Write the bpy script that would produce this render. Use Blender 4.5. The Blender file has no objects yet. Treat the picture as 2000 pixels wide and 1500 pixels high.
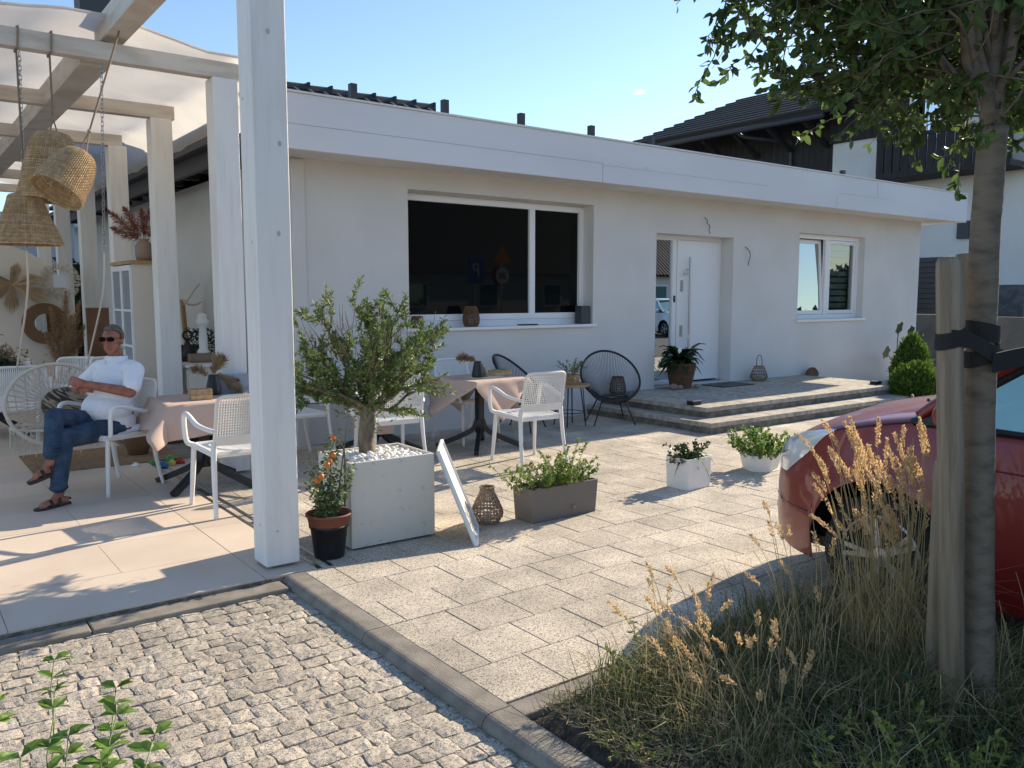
import bpy, math, random
from mathutils import Vector, Matrix, noise
R=math.radians; PI=math.pi
random.seed(7)
S=bpy.context.scene
C=S.collection
# ---------------------------------------------------------------- camera, sky, sun, exposure
cam_d=bpy.data.cameras.new('camera'); cam=bpy.data.objects.new('camera',cam_d); C.objects.link(cam)
cam.location=(0,0,1.6); cam.rotation_euler=(R(90-6.03),0,R(-36.91))
cam_d.sensor_width=36; cam_d.lens=36*1634/2000; cam_d.clip_start=.05; cam_d.clip_end=3000
S.camera=cam
SUN=Vector((1.95,.29,1)).normalized()
w=bpy.data.worlds.new('World'); S.world=w; w.use_nodes=True
nt=w.node_tree; nt.nodes.clear()
sky=nt.nodes.new('ShaderNodeTexSky'); sky.sky_type='NISHITA'; sky.sun_disc=False
sky.sun_elevation=math.asin(SUN.z); sky.sun_rotation=math.atan2(SUN.x,SUN.y)
sky.air_density=1.0; sky.dust_density=.25; sky.ozone_density=2.6; sky.altitude=200
bg=nt.nodes.new('ShaderNodeBackground'); bg.inputs[1].default_value=.12
wo=nt.nodes.new('ShaderNodeOutputWorld')
# one small wisp of cloud high above the roof, as a direction mask over the sky
geo=nt.nodes.new('ShaderNodeTexCoord'); sub=nt.nodes.new('ShaderNodeVectorMath'); sub.operation='SUBTRACT'
cd=Vector((.6*1634+.8*248, .8*1634-.6*248, 0)); cd.z=0
cdir=(Matrix.Rotation(R(-36.91),3,'Z')@Matrix.Rotation(R(90-6.03),3,'X')@Vector((248,570,-1634))).normalized()
sub.inputs[1].default_value=cdir
scl=nt.nodes.new('ShaderNodeVectorMath'); scl.operation='MULTIPLY'; scl.inputs[1].default_value=(1,1,2.6)
ln=nt.nodes.new('ShaderNodeVectorMath'); ln.operation='LENGTH'
nz=nt.nodes.new('ShaderNodeTexNoise'); nz.inputs['Scale'].default_value=120; nz.inputs['Detail'].default_value=4
mr=nt.nodes.new('ShaderNodeMapRange'); mr.inputs[1].default_value=.010; mr.inputs[2].default_value=.002; mr.inputs[3].default_value=0; mr.inputs[4].default_value=.6
mu=nt.nodes.new('ShaderNodeMath'); mu.operation='MULTIPLY'
mx=nt.nodes.new('ShaderNodeMixRGB'); mx.inputs[2].default_value=(9,9,9,1)
L=nt.links.new
L(geo.outputs['Generated'],sub.inputs[0]); L(sub.outputs[0],scl.inputs[0]); L(scl.outputs[0],ln.inputs[0]); L(ln.outputs['Value'],mr.inputs[0])
L(geo.outputs['Generated'],nz.inputs['Vector']); L(mr.outputs[0],mu.inputs[0]); L(nz.outputs[0],mu.inputs[1])
L(mu.outputs[0],mx.inputs[0]); L(sky.outputs[0],mx.inputs[1]); L(mx.outputs[0],bg.inputs[0]); L(bg.outputs[0],wo.inputs[0])
sd=bpy.data.lights.new('sun','SUN'); sd.energy=4.8; sd.angle=R(.55); sd.color=(1,.85,.64)
so=bpy.data.objects.new('sun',sd); C.objects.link(so); so.rotation_euler=SUN.to_track_quat('Z','Y').to_euler()
S.view_settings.view_transform='Standard'; S.view_settings.look='None'; S.view_settings.exposure=.82; S.view_settings.gamma=1
S.render.engine='CYCLES'
S.cycles.max_bounces=8; S.cycles.transparent_max_bounces=16
# ---------------------------------------------------------------- materials
def mat(name,c,rough=.6,metal=0,c2=None,scale=8,detail=5,bump=0,bscale=None,spec=.5,coat=0,trans=0,stretch=None,cmin=.4,cmax=.6,island=0,emit=None,alpha=None):
    m=bpy.data.materials.new(name); m.use_nodes=True; n=m.node_tree.nodes; l=m.node_tree.links.new
    b=n['Principled BSDF']; out=n['Material Output']
    b.inputs['Base Color'].default_value=(*c,1); b.inputs['Roughness'].default_value=rough; b.inputs['Metallic'].default_value=metal
    b.inputs['Specular IOR Level'].default_value=spec; b.inputs['Coat Weight'].default_value=coat; b.inputs['Coat Roughness'].default_value=.04
    tc=n.new('ShaderNodeTexCoord'); src=tc.outputs['Object']
    if stretch:
        mp=n.new('ShaderNodeMapping'); mp.inputs['Scale'].default_value=stretch; l(src,mp.inputs[0]); src=mp.outputs[0]
    col=None
    if c2 is not None:
        t=n.new('ShaderNodeTexNoise'); t.inputs['Scale'].default_value=scale; t.inputs['Detail'].default_value=detail; l(src,t.inputs['Vector'])
        r=n.new('ShaderNodeValToRGB'); r.color_ramp.elements[0].position=cmin; r.color_ramp.elements[1].position=cmax
        r.color_ramp.elements[0].color=(*c,1); r.color_ramp.elements[1].color=(*c2,1); l(t.outputs[0],r.inputs[0]); col=r.outputs[0]
    if island:
        g=n.new('ShaderNodeNewGeometry'); h=n.new('ShaderNodeHueSaturation'); a=n.new('ShaderNodeMapRange')
        a.inputs[3].default_value=1-island; a.inputs[4].default_value=1+island; l(g.outputs['Random Per Island'],a.inputs[0]); l(a.outputs[0],h.inputs['Value'])
        if col: l(col,h.inputs['Color'])
        else: h.inputs['Color'].default_value=(*c,1)
        col=h.outputs[0]
    if col: l(col,b.inputs['Base Color'])
    if bump:
        t2=n.new('ShaderNodeTexNoise'); t2.inputs['Scale'].default_value=bscale or scale*4; t2.inputs['Detail'].default_value=6; l(src,t2.inputs['Vector'])
        bp=n.new('ShaderNodeBump'); bp.inputs['Strength'].default_value=bump; bp.inputs['Distance'].default_value=.01; l(t2.outputs[0],bp.inputs['Height']); l(bp.outputs[0],b.inputs['Normal'])
    if trans:
        tr=n.new('ShaderNodeBsdfTranslucent'); ms=n.new('ShaderNodeMixShader'); ms.inputs[0].default_value=trans
        if col: l(col,tr.inputs[0])
        else: tr.inputs[0].default_value=(*c,1)
        l(b.outputs[0],ms.inputs[1]); l(tr.outputs[0],ms.inputs[2]); l(ms.outputs[0],out.inputs[0])
    if emit: b.inputs['Emission Color'].default_value=(*emit,1); b.inputs['Emission Strength'].default_value=1
    return m
def speckle(name,base,dark,light,scale,rough=.8,bump=.4,big=.12,isl=.07,wpos=False):
    """exposed aggregate / granite: coloured grains from voronoi cells"""
    m=bpy.data.materials.new(name); m.use_nodes=True; n=m.node_tree.nodes; l=m.node_tree.links.new; b=n['Principled BSDF']
    tc=n.new('ShaderNodeTexCoord'); v=n.new('ShaderNodeTexVoronoi'); v.inputs['Scale'].default_value=scale; l(tc.outputs['Object'],v.inputs['Vector'])
    wn=n.new('ShaderNodeSeparateColor'); l(v.outputs['Color'],wn.inputs[0])
    r=n.new('ShaderNodeValToRGB'); e=r.color_ramp.elements; e[0].position=.0; e[0].color=(*dark,1); e[1].position=1; e[1].color=(*light,1)
    k=e.new(.16); k.color=(*dark,1); k=e.new(.26); k.color=(*base,1); k=e.new(.75); k.color=(*base,1)
    l(wn.outputs[0],r.inputs[0])
    t=n.new('ShaderNodeTexNoise'); t.inputs['Scale'].default_value=2.3; t.inputs['Detail'].default_value=5; l(tc.outputs['Object'],t.inputs['Vector'])
    a=n.new('ShaderNodeMapRange'); a.inputs[1].default_value=.3; a.inputs[2].default_value=.7; a.inputs[3].default_value=1-big; a.inputs[4].default_value=1+big; l(t.outputs[0],a.inputs[0])
    g=n.new('ShaderNodeNewGeometry'); a2=n.new('ShaderNodeMapRange'); a2.inputs[3].default_value=1-isl; a2.inputs[4].default_value=1+isl; l(g.outputs['Random Per Island'],a2.inputs[0])
    mm=n.new('ShaderNodeMath'); mm.operation='MULTIPLY'; l(a.outputs[0],mm.inputs[0]); l(a2.outputs[0],mm.inputs[1])
    h=n.new('ShaderNodeHueSaturation'); l(r.outputs[0],h.inputs['Color']); l(mm.outputs[0],h.inputs['Value']); l(h.outputs[0],b.inputs['Base Color'])
    b.inputs['Roughness'].default_value=rough
    bp=n.new('ShaderNodeBump'); bp.inputs['Strength'].default_value=bump; bp.inputs['Distance'].default_value=.004
    l(v.outputs['Distance'],bp.inputs['Height']); bp.invert=True; l(bp.outputs[0],b.inputs['Normal'])
    return m
W=(.80,.79,.76)
M=dict(
 blind=mat('blind_slat',(.30,.34,.32),.8),
 plaster=mat('plaster',(.69,.675,.655),.9,c2=(.65,.635,.61),scale=1.3,bump=.25,bscale=220),
 fascia=mat('fascia_paint',(.72,.73,.75),.75,c2=(.67,.68,.70),scale=1.1,bump=.12,bscale=120,stretch=(.4,1,1.6)),
 post=mat('painted_wood',(.80,.79,.77),.55,c2=(.72,.70,.66),scale=3,stretch=(6,6,.6),bump=.22,bscale=26,cmin=.45,cmax=.75),
 beam=mat('whitewashed_wood',(.66,.61,.54),.7,c2=(.50,.42,.33),scale=3,stretch=(1,1,5),bump=.3,bscale=30,cmin=.4,cmax=.75),
 canvas=mat('canvas',(.80,.78,.75),.9,trans=.38,c2=(.75,.73,.70),scale=2,bump=.2,bscale=6),
 pvc=mat('window_pvc',(.82,.82,.82),.35),
 darkglass=mat('dark_glass',(.004,.005,.005),.02,spec=.2),
 mirrorglass=mat('mirror_glass',(.62,.66,.68),.01,metal=1),
 steel=mat('brushed_steel',(.45,.45,.46),.3,metal=1),
 darkmetal=mat('dark_metal',(.03,.032,.036),.45,metal=.3),
 anthracite=mat('anthracite',(.05,.053,.06),.6),
 black=mat('black_plastic',(.012,.012,.014),.45),
 white=mat('white_plastic',(.80,.79,.78),.42,c2=(.76,.75,.73),scale=4),
 paver=speckle('exposed_aggregate',(.50,.44,.355),(.16,.14,.12),(.65,.59,.49),200,bump=.3,big=.28,isl=.11),
 sett=speckle('granite',(.43,.375,.30),(.20,.18,.16),(.56,.51,.44),150,bump=.4,big=.25,isl=.13),
 joint=mat('joint_sand',(.14,.12,.10),.95,c2=(.26,.22,.17),scale=30,bump=.5,bscale=120),
 kerb=mat('kerb_concrete',(.26,.235,.20),.9,c2=(.19,.17,.145),scale=9,bump=.35,bscale=160),
 tile=mat('terrace_tile',(.66,.56,.46),.55,c2=(.60,.50,.41),scale=1.6,bump=.05,bscale=40,island=.05),
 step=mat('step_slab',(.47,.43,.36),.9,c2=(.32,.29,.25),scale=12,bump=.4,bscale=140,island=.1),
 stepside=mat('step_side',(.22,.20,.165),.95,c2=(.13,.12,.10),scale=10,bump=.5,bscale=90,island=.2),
 soil=mat('soil',(.045,.033,.024),1,c2=(.09,.07,.05),scale=25,bump=1,bscale=60),
 asphalt=mat('asphalt',(.06,.06,.06),.95,c2=(.09,.09,.088),scale=40,bump=.4,bscale=300),
 planter=mat('planter_board',(.64,.61,.555),.6,c2=(.38,.34,.28),scale=16,bump=.15,bscale=50,cmin=.60,cmax=.86),
 grey=mat('taupe_plastic',(.17,.155,.14),.6,bump=.25,bscale=200),
 pebble=mat('white_pebble',(.85,.83,.79),.7,island=.12),
 bark=mat('olive_bark',(.12,.095,.065),.95,c2=(.24,.20,.15),scale=18,bump=1,bscale=40,stretch=(1,1,.4)),
 treebark=mat('tree_bark',(.17,.14,.105),.85,c2=(.085,.068,.052),scale=12,bump=.5,bscale=45,stretch=(1,1,2.4),cmin=.45,cmax=.75),
 stake=mat('stake_wood',(.30,.25,.19),.9,cmin=.42,cmax=.62,c2=(.20,.16,.115),scale=5,stretch=(7,7,.5),bump=.5,bscale=20),
 leafolive=mat('olive_leaf',(.15,.21,.065),.5,island=.45,trans=.3),
 leaf=mat('tree_leaf',(.08,.13,.035),.42,island=.45,trans=.5),
 leafdark=mat('dark_leaf',(.03,.06,.022),.35,island=.35,trans=.2),
 leaflight=mat('light_leaf',(.17,.26,.06),.5,island=.35,trans=.4),
 seam=mat('seam_line',(.36,.36,.37),.9), knot=mat('wood_knot',(.50,.46,.40),.7),
 leafyellow=mat('yellow_leaf',(.25,.30,.06),.6,island=.35,trans=.35), leaffront=mat('front_leaf',(.13,.23,.035),.4,island=.35,trans=.35),
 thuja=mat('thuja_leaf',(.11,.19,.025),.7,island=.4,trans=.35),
 drygrass=mat('dry_grass',(.72,.53,.29),.8,island=.25,trans=.4),
 drystem=mat('dry_stem',(.46,.36,.18),.8,island=.3,trans=.25),
 blade=mat('grass_blade',(.16,.18,.06),.7,island=.5,trans=.3),
 straw=mat('straw_litter',(.38,.29,.16),.9,island=.4),
 terracotta=mat('terracotta',(.20,.065,.04),.7),
 wicker=mat('wicker',(.52,.37,.21),.75,island=.25,c2=(.40,.27,.14),scale=30),
 wickerdark=mat('wicker_brown',(.17,.09,.045),.75,island=.3),
 driftwood=mat('grey_wicker',(.27,.195,.14),.8,island=.3),
 carpaint=mat('red_car_paint',(.20,.012,.011),.4,metal=.1,coat=.55),
 chrome=mat('chrome',(.75,.75,.76),.12,metal=1),
 lens=mat('headlight_lens',(.80,.84,.86),.12,metal=.35,coat=1),
 rubber=mat('rubber',(.012,.012,.013),.8),
 rim=mat('alloy',(.45,.45,.45),.3,metal=.9),
 carglass=mat('car_glass',(.30,.48,.44),.03,metal=.6,coat=1),
 cloth=mat('pink_cloth',(.66,.50,.42),.9,trans=.2,bump=.1,bscale=300),
 doily=mat('doily',(.75,.66,.48),.9),
 wood=mat('light_wood',(.45,.28,.13),.6,c2=(.36,.21,.09),scale=6,stretch=(1,8,1)),
 brownwood=mat('brown_panel',(.20,.10,.05),.7,c2=(.14,.07,.035),scale=4),
 darkwood=mat('dark_cladding',(.018,.016,.016),.8,c2=(.03,.027,.026),scale=4,stretch=(1,8,.4),bump=.4,bscale=12),
 rooftile=mat('dark_roof_tile',(.035,.034,.038),.7,island=.25),
 skin=mat('skin',(.37,.15,.095),.55,c2=(.29,.10,.06),scale=22,bump=.3,bscale=90),
 hair=mat('grey_hair',(.10,.075,.06),.9,c2=(.18,.15,.13),scale=60,bump=.8,bscale=120),
 shirt=mat('white_shirt',(.82,.83,.88),.9,bump=1,bscale=14),
 jeans=mat('jeans',(.022,.045,.085),.9,c2=(.04,.075,.125),scale=12,bump=.3,bscale=60),
 sandal=mat('sandal_leather',(.035,.02,.016),.6),
 red=mat('red_ball',(.5,.03,.02),.4), orange=mat('orange_fruit',(.62,.19,.04),.4), yellow=mat('yellow_toy',(.7,.6,.1),.5),
 blue=mat('blue_toy',(.05,.2,.45),.5), green=mat('green_toy',(.08,.35,.12),.5),
 cream=mat('cream_panel',(.70,.64,.56),.8), clearbox=mat('clear_box',(.45,.50,.56),.15,spec=.8),
 pampas=mat('pampas',(.42,.27,.15),.95,trans=.2,island=.25), redpampas=mat('red_pampas',(.28,.10,.06),.95,trans=.2,island=.3),
 fur=mat('dried_palm',(.33,.235,.14),.9,island=.25), concrete=mat('low_wall',(.16,.155,.14),.9,c2=(.12,.115,.105),scale=2),
 terr2=mat('stone_cladding',(.075,.075,.08),.9,c2=(.13,.125,.12),scale=6,bump=.5),
 rope=mat('rope',(.62,.55,.45),.95), chain=mat('chain_steel',(.35,.35,.36),.35,metal=.9), jute=mat('jute_rug',(.30,.20,.11),1,c2=(.22,.14,.08),scale=20,bump=.6,bscale=150),
 bluesky=mat('pale_render',(.62,.66,.72),.9), cushion=mat('cushion',(.30,.24,.17),.9,c2=(.04,.03,.03),scale=9,stretch=(1,1,7),cmin=.48,cmax=.52),
 soapplate=mat('sign_blue',(.02,.10,.45),.4), signred=mat('sign_red',(.6,.02,.02),.4), signor=mat('sign_orange',(.75,.25,.02),.4), signwhite=mat('sign_white',(.8,.8,.8),.4),
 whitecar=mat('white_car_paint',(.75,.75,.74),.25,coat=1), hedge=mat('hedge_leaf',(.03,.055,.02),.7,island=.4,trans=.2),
 cobjoint=mat('sett_joint',(.30,.26,.20),1,c2=(.46,.40,.31),scale=18,bump=.8,bscale=80),
)
# ---------------------------------------------------------------- mesh helpers
class MB:
    def __init__(s): s.v=[]; s.f=[]
    def add(s,vs,fs):
        b=len(s.v); s.v+=[tuple(v) for v in vs]; s.f+=[tuple(b+i for i in f) for f in fs]; return s
def box(mb,x0,x1,y0,y1,z0,z1,mx=None):
    vs=[Vector((x,y,z)) for z in (z0,z1) for x,y in ((x0,y0),(x1,y0),(x1,y1),(x0,y1))]
    if mx: vs=[mx@v for v in vs]
    return mb.add(vs,[(3,2,1,0),(4,5,6,7),(0,1,5,4),(1,2,6,5),(2,3,7,6),(3,0,4,7)])
def frame_of(d,up=Vector((0,0,1))):
    d=d.normalized(); s=d.cross(up)
    if s.length<1e-4: s=d.cross(Vector((0,1,0)))
    s.normalize(); u=s.cross(d).normalized(); return s,u
def beam(mb,p0,p1,w,h,up=Vector((0,0,1)),w1=None,h1=None):
    p0=Vector(p0);p1=Vector(p1); s,u=frame_of(p1-p0,up); w1=w1 or w; h1=h1 or h
    vs=[p0+s*a*w/2+u*b*h/2 for a,b in ((-1,-1),(1,-1),(1,1),(-1,1))]+[p1+s*a*w1/2+u*b*h1/2 for a,b in ((-1,-1),(1,-1),(1,1),(-1,1))]
    return mb.add(vs,[(0,1,2,3),(7,6,5,4),(0,4,5,1),(1,5,6,2),(2,6,7,3),(3,7,4,0)])
def tube(mb,pts,r,n=8,cap=True,sy=1,closed=False,up=None):
    P=[Vector(p) for p in pts]; k=len(P); vs=[];fs=[]; 
    s,u=frame_of(P[1]-P[0], up or Vector((0,0,1)))
    for i,p in enumerate(P):
        if closed: t=P[(i+1)%k]-P[i-1]
        else: t=(P[min(i+1,k-1)]-P[max(i-1,0)])
        t.normalize(); u=(u-t*u.dot(t)); 
        if u.length<1e-5: u=frame_of(t)[1]
        u.normalize(); s=t.cross(u)
        rr=r[i] if isinstance(r,(list,tuple)) else r
        for j in range(n):
            a=2*PI*j/n; vs.append(p+s*math.cos(a)*rr+u*math.sin(a)*rr*sy)
    m=k if closed else k-1
    for i in range(m):
        for j in range(n):
            a=i*n+j; b=i*n+(j+1)%n; i2=(i+1)%k; fs.append((a,b,i2*n+(j+1)%n,i2*n+j))
    if cap and not closed: fs.append(tuple(range(n-1,-1,-1))); fs.append(tuple(range((k-1)*n,k*n)))
    return mb.add(vs,fs)
def smoothpath(pts,n=6):
    P=[Vector(p) for p in pts]; out=[]
    for i in range(len(P)-1):
        p0=P[max(i-1,0)];p1=P[i];p2=P[i+1];p3=P[min(i+2,len(P)-1)]
        for j in range(n):
            t=j/n; out.append(.5*((2*p1)+(p2-p0)*t+(2*p0-5*p1+4*p2-p3)*t*t+(3*p1-p0-3*p2+p3)*t**3))
    out.append(P[-1]); return out
def lathe(mb,prof,n=24,c=(0,0,0),mx=None):
    vs=[];fs=[];c=Vector(c)
    for r,z in prof:
        for j in range(n):
            a=2*PI*j/n; v=Vector((r*math.cos(a),r*math.sin(a),z)); vs.append((mx@v if mx else v)+c)
    for i in range(len(prof)-1):
        for j in range(n): fs.append((i*n+j,i*n+(j+1)%n,(i+1)*n+(j+1)%n,(i+1)*n+j))
    if prof[0][0]>1e-6 and not (len(prof)==2 and prof[0][1]==prof[1][1]): fs.append(tuple(range(n-1,-1,-1)))
    if prof[-1][0]>1e-6: fs.append(tuple(range((len(prof)-1)*n,len(prof)*n)))
    return mb.add(vs,fs)
def ell(mb,c,r,n=14,m=9,mx=None):
    if isinstance(r,(int,float)): r=(r,r,r)
    c=Vector(c); vs=[];fs=[]
    for i in range(m+1):
        th=PI*i/m
        for j in range(n):
            a=2*PI*j/n; v=Vector((r[0]*math.sin(th)*math.cos(a),r[1]*math.sin(th)*math.sin(a),-r[2]*math.cos(th))); vs.append((mx@v if mx else v)+c)
    for i in range(m):
        for j in range(n): fs.append((i*n+j,i*n+(j+1)%n,(i+1)*n+(j+1)%n,(i+1)*n+j))
    return mb.add(vs,fs)
def prism(mb,ol,z0,z1,mx=None):
    n=len(ol); vs=[Vector((x,y,z0)) for x,y in ol]+[Vector((x,y,z1)) for x,y in ol]
    if mx: vs=[mx@v for v in vs]
    return mb.add(vs,[tuple(range(n-1,-1,-1)),tuple(range(n,2*n))]+[(i,(i+1)%n,n+(i+1)%n,n+i) for i in range(n)])
def rvec():
    while 1:
        v=Vector((random.uniform(-1,1),random.uniform(-1,1),random.uniform(-1,1)))
        if .05<v.length<1: return v.normalized()
def leaf(mb,p,d,L,Wd,nrm=None,fold=.35,bend=.15):
    d=d.normalized(); s=d.cross(nrm if nrm is not None else rvec())
    if s.length<1e-3: s=frame_of(d)[0]
    s.normalize(); u=s.cross(d)
    a=p; b=p+d*L*.45; t=p+d*L-u*L*bend
    l=p+d*L*.42+s*Wd/2+u*Wd*fold*.5; r=p+d*L*.42-s*Wd/2+u*Wd*fold*.5
    l2=p+d*L*.75+s*Wd*.36+u*(Wd*fold*.4-L*bend*.5); r2=p+d*L*.75-s*Wd*.36+u*(Wd*fold*.4-L*bend*.5); c=p+d*L*.75-u*L*bend*.5
    mb.add([a,l,b,r,l2,c,r2,t],[(0,2,1),(0,3,2),(1,2,5,4),(2,3,6,5),(4,5,7),(5,6,7)])
def minileaf(mb,p,d,L,Wd):
    d=d.normalized(); s=d.cross(rvec()); 
    if s.length<1e-3: s=frame_of(d)[0]
    s.normalize(); u=s.cross(d)
    mb.add([p,p+d*L*.5+s*Wd/2+u*Wd*.15,p+d*L,p+d*L*.5-s*Wd/2+u*Wd*.15],[(0,1,2),(0,2,3)])
def ribbon(mb,pts,w,side=None):
    P=[Vector(p) for p in pts]; k=len(P); sd=side or frame_of(P[-1]-P[0])[0]; vs=[]
    for i,p in enumerate(P):
        ww=w*(1-(i/(k-1))**2*.9)/2; vs+= [p-sd*ww,p+sd*ww]
    mb.add(vs,[(2*i,2*i+1,2*i+3,2*i+2) for i in range(k-1)])
def obj(name,mb,m,parent=None,smooth=False,bevel=0,sub=0):
    me=bpy.data.meshes.new(name); me.from_pydata(mb.v,[],mb.f); me.update()
    if m is not None: me.materials.append(M[m] if isinstance(m,str) else m)
    o=bpy.data.objects.new(name,me); C.objects.link(o); o.parent=parent
    if smooth: me.polygons.foreach_set('use_smooth',[True]*len(me.polygons))
    if bevel:
        b=o.modifiers.new('bevel','BEVEL'); b.width=bevel; b.segments=2; b.limit_method='ANGLE'
    if sub:
        b=o.modifiers.new('sub','SUBSURF'); b.levels=sub; b.render_levels=sub
    return o
def tag(o,label,cat,group=None,kind=None):
    if label: o['label']=label
    if cat: o['category']=cat
    if group: o['group']=group
    if kind: o['kind']=kind
    return o
def struct(name,mb,m,**k):
    o=obj(name,mb,m,**k); o['kind']='structure'; return o
def thing(name,label,cat,loc=(0,0,0),rz=0,group=None):
    o=bpy.data.objects.new(name,None); C.objects.link(o); o.location=loc; o.rotation_euler=(0,0,rz); o.empty_display_size=.1
    return tag(o,label,cat,group)
def dup(root,loc,rz,label,group=None,scale=None):
    def cp(o,par):
        c=o.copy(); C.objects.link(c); c.parent=par
        for ch in list(o.children): cp(ch,c)
        return c
    r=cp(root,None); r.location=loc; r.rotation_euler=(0,0,rz); r['label']=label
    if group: r['group']=group
    if scale: r.scale=scale
    return r
def text(name,body,size,m,parent,mx,ext=.002):
    cu=bpy.data.curves.new(name,'FONT'); cu.body=body; cu.size=size; cu.extrude=ext; cu.align_x='CENTER'; cu.align_y='CENTER'
    t=bpy.data.objects.new(name,cu); C.objects.link(t); dg=bpy.context.evaluated_depsgraph_get()
    me=bpy.data.meshes.new_from_object(t.evaluated_get(dg)); bpy.data.objects.remove(t)
    me.materials.append(M[m]); o=bpy.data.objects.new(name,me); C.objects.link(o); o.parent=parent; o.matrix_local=mx; return o
# ---------------------------------------------------------------- ground
g=MB(); box(g,-120,120,-120,160,-.30,-.12); struct('ground',g,'asphalt')
# exposed aggregate patio slabs, rows along X
g=MB(); box(g,1.87,16.3,2.53,8.41,-.14,-.012); box(g,12,26,8.41,30,-.14,-.014); box(g,16.3,26,2.0,8.41,-.14,-.013); struct('patio_bed',g,'joint')
g=MB(); y=2.545; row=0
while y<8.4:
    off=[0,.165,.06,.22][row%4]; x=1.875-off if row%2 else 1.875; y1=min(y+.3192,8.40)
    while x<14.6:
        x0=max(x,1.875); x1=x+.3292
        cov= (x0>7.6 and y>6.3 and x1<12.4)
        if x1-x0>.03 and not (x1<2.06 and y>4.45) and not cov:
            h=random.uniform(-.0015,.0015); b=.0035
            vs=[(x0,y,-.05),(x1,y,-.05),(x1,y1,-.05),(x0,y1,-.05),(x0,y,h-b*.6),(x1,y,h-b*.6),(x1,y1,h-b*.6),(x0,y1,h-b*.6),(x0+b,y+b,h),(x1-b,y+b,h),(x1-b,y1-b,h),(x0+b,y1-b,h)]
            g.add(vs,[(0,1,5,4),(1,2,6,5),(2,3,7,6),(3,0,4,7),(4,5,9,8),(5,6,10,9),(6,7,11,10),(7,4,8,11),(8,9,10,11)])
        x+=.3325
    y+=.3225; row+=1
struct('patio',g,'paver')
# rough granite setts with real broken tops
g=MB(); box(g,-8,1.74,-6,4.36,-.16,-.0505); struct('sett_bed',g,'cobjoint')
g=MB(); y=.9; row=0
while y<4.34:
    hy=random.uniform(.088,.102); x=-2.0+random.uniform(0,.08)
    while x<1.735:
        wx_=random.uniform(.08,.13); x1=min(x+wx_,1.74)
        if x1-x>.03:
            gp=.0018; N=5; hz=random.uniform(-.0445,-.0405); tx=random.uniform(-.045,.045); ty=random.uniform(-.045,.045); sk=random.uniform(-.006,.006)
            xa,xb,ya,yb=x+gp,x1-gp,y+gp,y+hy-gp; vs=[]
            cx_,cy_=(xa+xb)/2,(ya+yb)/2
            for j in range(N+1):
                for i in range(N+1):
                    u=i/N;v=j/N; px=xa+(xb-xa)*u+sk*(v-.5)*2; py=ya+(yb-ya)*v+sk*(u-.5)*2
                    e=1 if (i in(0,N) or j in(0,N)) else 0; ee=1 if (i in(0,N) and j in(0,N)) else 0
                    px+=random.uniform(-.0025,.0025)-(px-cx_)*.02*e-(px-cx_)*.04*ee; py+=random.uniform(-.0025,.0025)-(py-cy_)*.02*e-(py-cy_)*.04*ee
                    z=hz+(px-cx_)*tx+(py-cy_)*ty+noise.noise(Vector((px*26,py*26,row)))*.0045+noise.noise(Vector((px*80,py*80,row)))*.0028-.0022*e-.0025*ee
                    vs.append((px,py,z))
            fs=[(j*(N+1)+i,j*(N+1)+i+1,(j+1)*(N+1)+i+1,(j+1)*(N+1)+i) for j in range(N) for i in range(N)]
            ring=[i for i in range(N+1)]+[(j+1)*(N+1)-1+0 for j in range(1,N+1)]+[N*(N+1)+i for i in range(N-1,-1,-1)]+[j*(N+1) for j in range(N-1,0,-1)]
            b=len(vs); vs+=[(vs[k][0]+(vs[k][0]-cx_)*.05,vs[k][1]+(vs[k][1]-cy_)*.05,-.09) for k in ring]; n=len(ring)
            fs+=[(ring[(k+1)%n],ring[k],b+k,b+(k+1)%n) for k in range(n)]
            g.add(vs,fs)
        x=x1
    y+=hy; row+=1
struct('sett_path',g,'sett')
# kerbs
def kerb(mb,a,b,w,top=.004,low=-.14,rnd=.045,side=1):
    a=Vector(a);b=Vector(b);d=(b-a).normalized();s=Vector((-d.y,d.x,0))*side
    pr=[(0,low),(0,top)]+[(w-rnd+rnd*math.sin(t*PI/12),top-rnd+rnd*math.cos(t*PI/12)) for t in range(0,7)]+[(w,low)]
    vs=[p+s*o+Vector((0,0,z)) for p in (a,b) for o,z in pr]; n=len(pr)
    mb.add(vs,[(i,i+1,n+i+1,n+i) for i in range(n-1)]+[tuple(range(n-1,-1,-1)),tuple(range(n,2*n))])
g=MB(); y=4.50
while y>-5: kerb(g,(1.868,y,0),(1.868,y-.995,0),.135,side=-1,rnd=.05); y-=1.0
o=struct('kerb',g,'kerb')
for p in o.data.polygons: pass
g=MB(); x=1.872
while x<3.7: box(g,x,x+.995,2.415,2.527,-.14,.001); x+=1.0
struct('bed_edging',g,'kerb',bevel=.006)
g=MB(); x=1.72
while x>-7: box(g,x-.995,x,4.36,4.505,-.14,-.018); x-=1.0
struct('terrace_edging',g,'kerb',bevel=.008)
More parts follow.
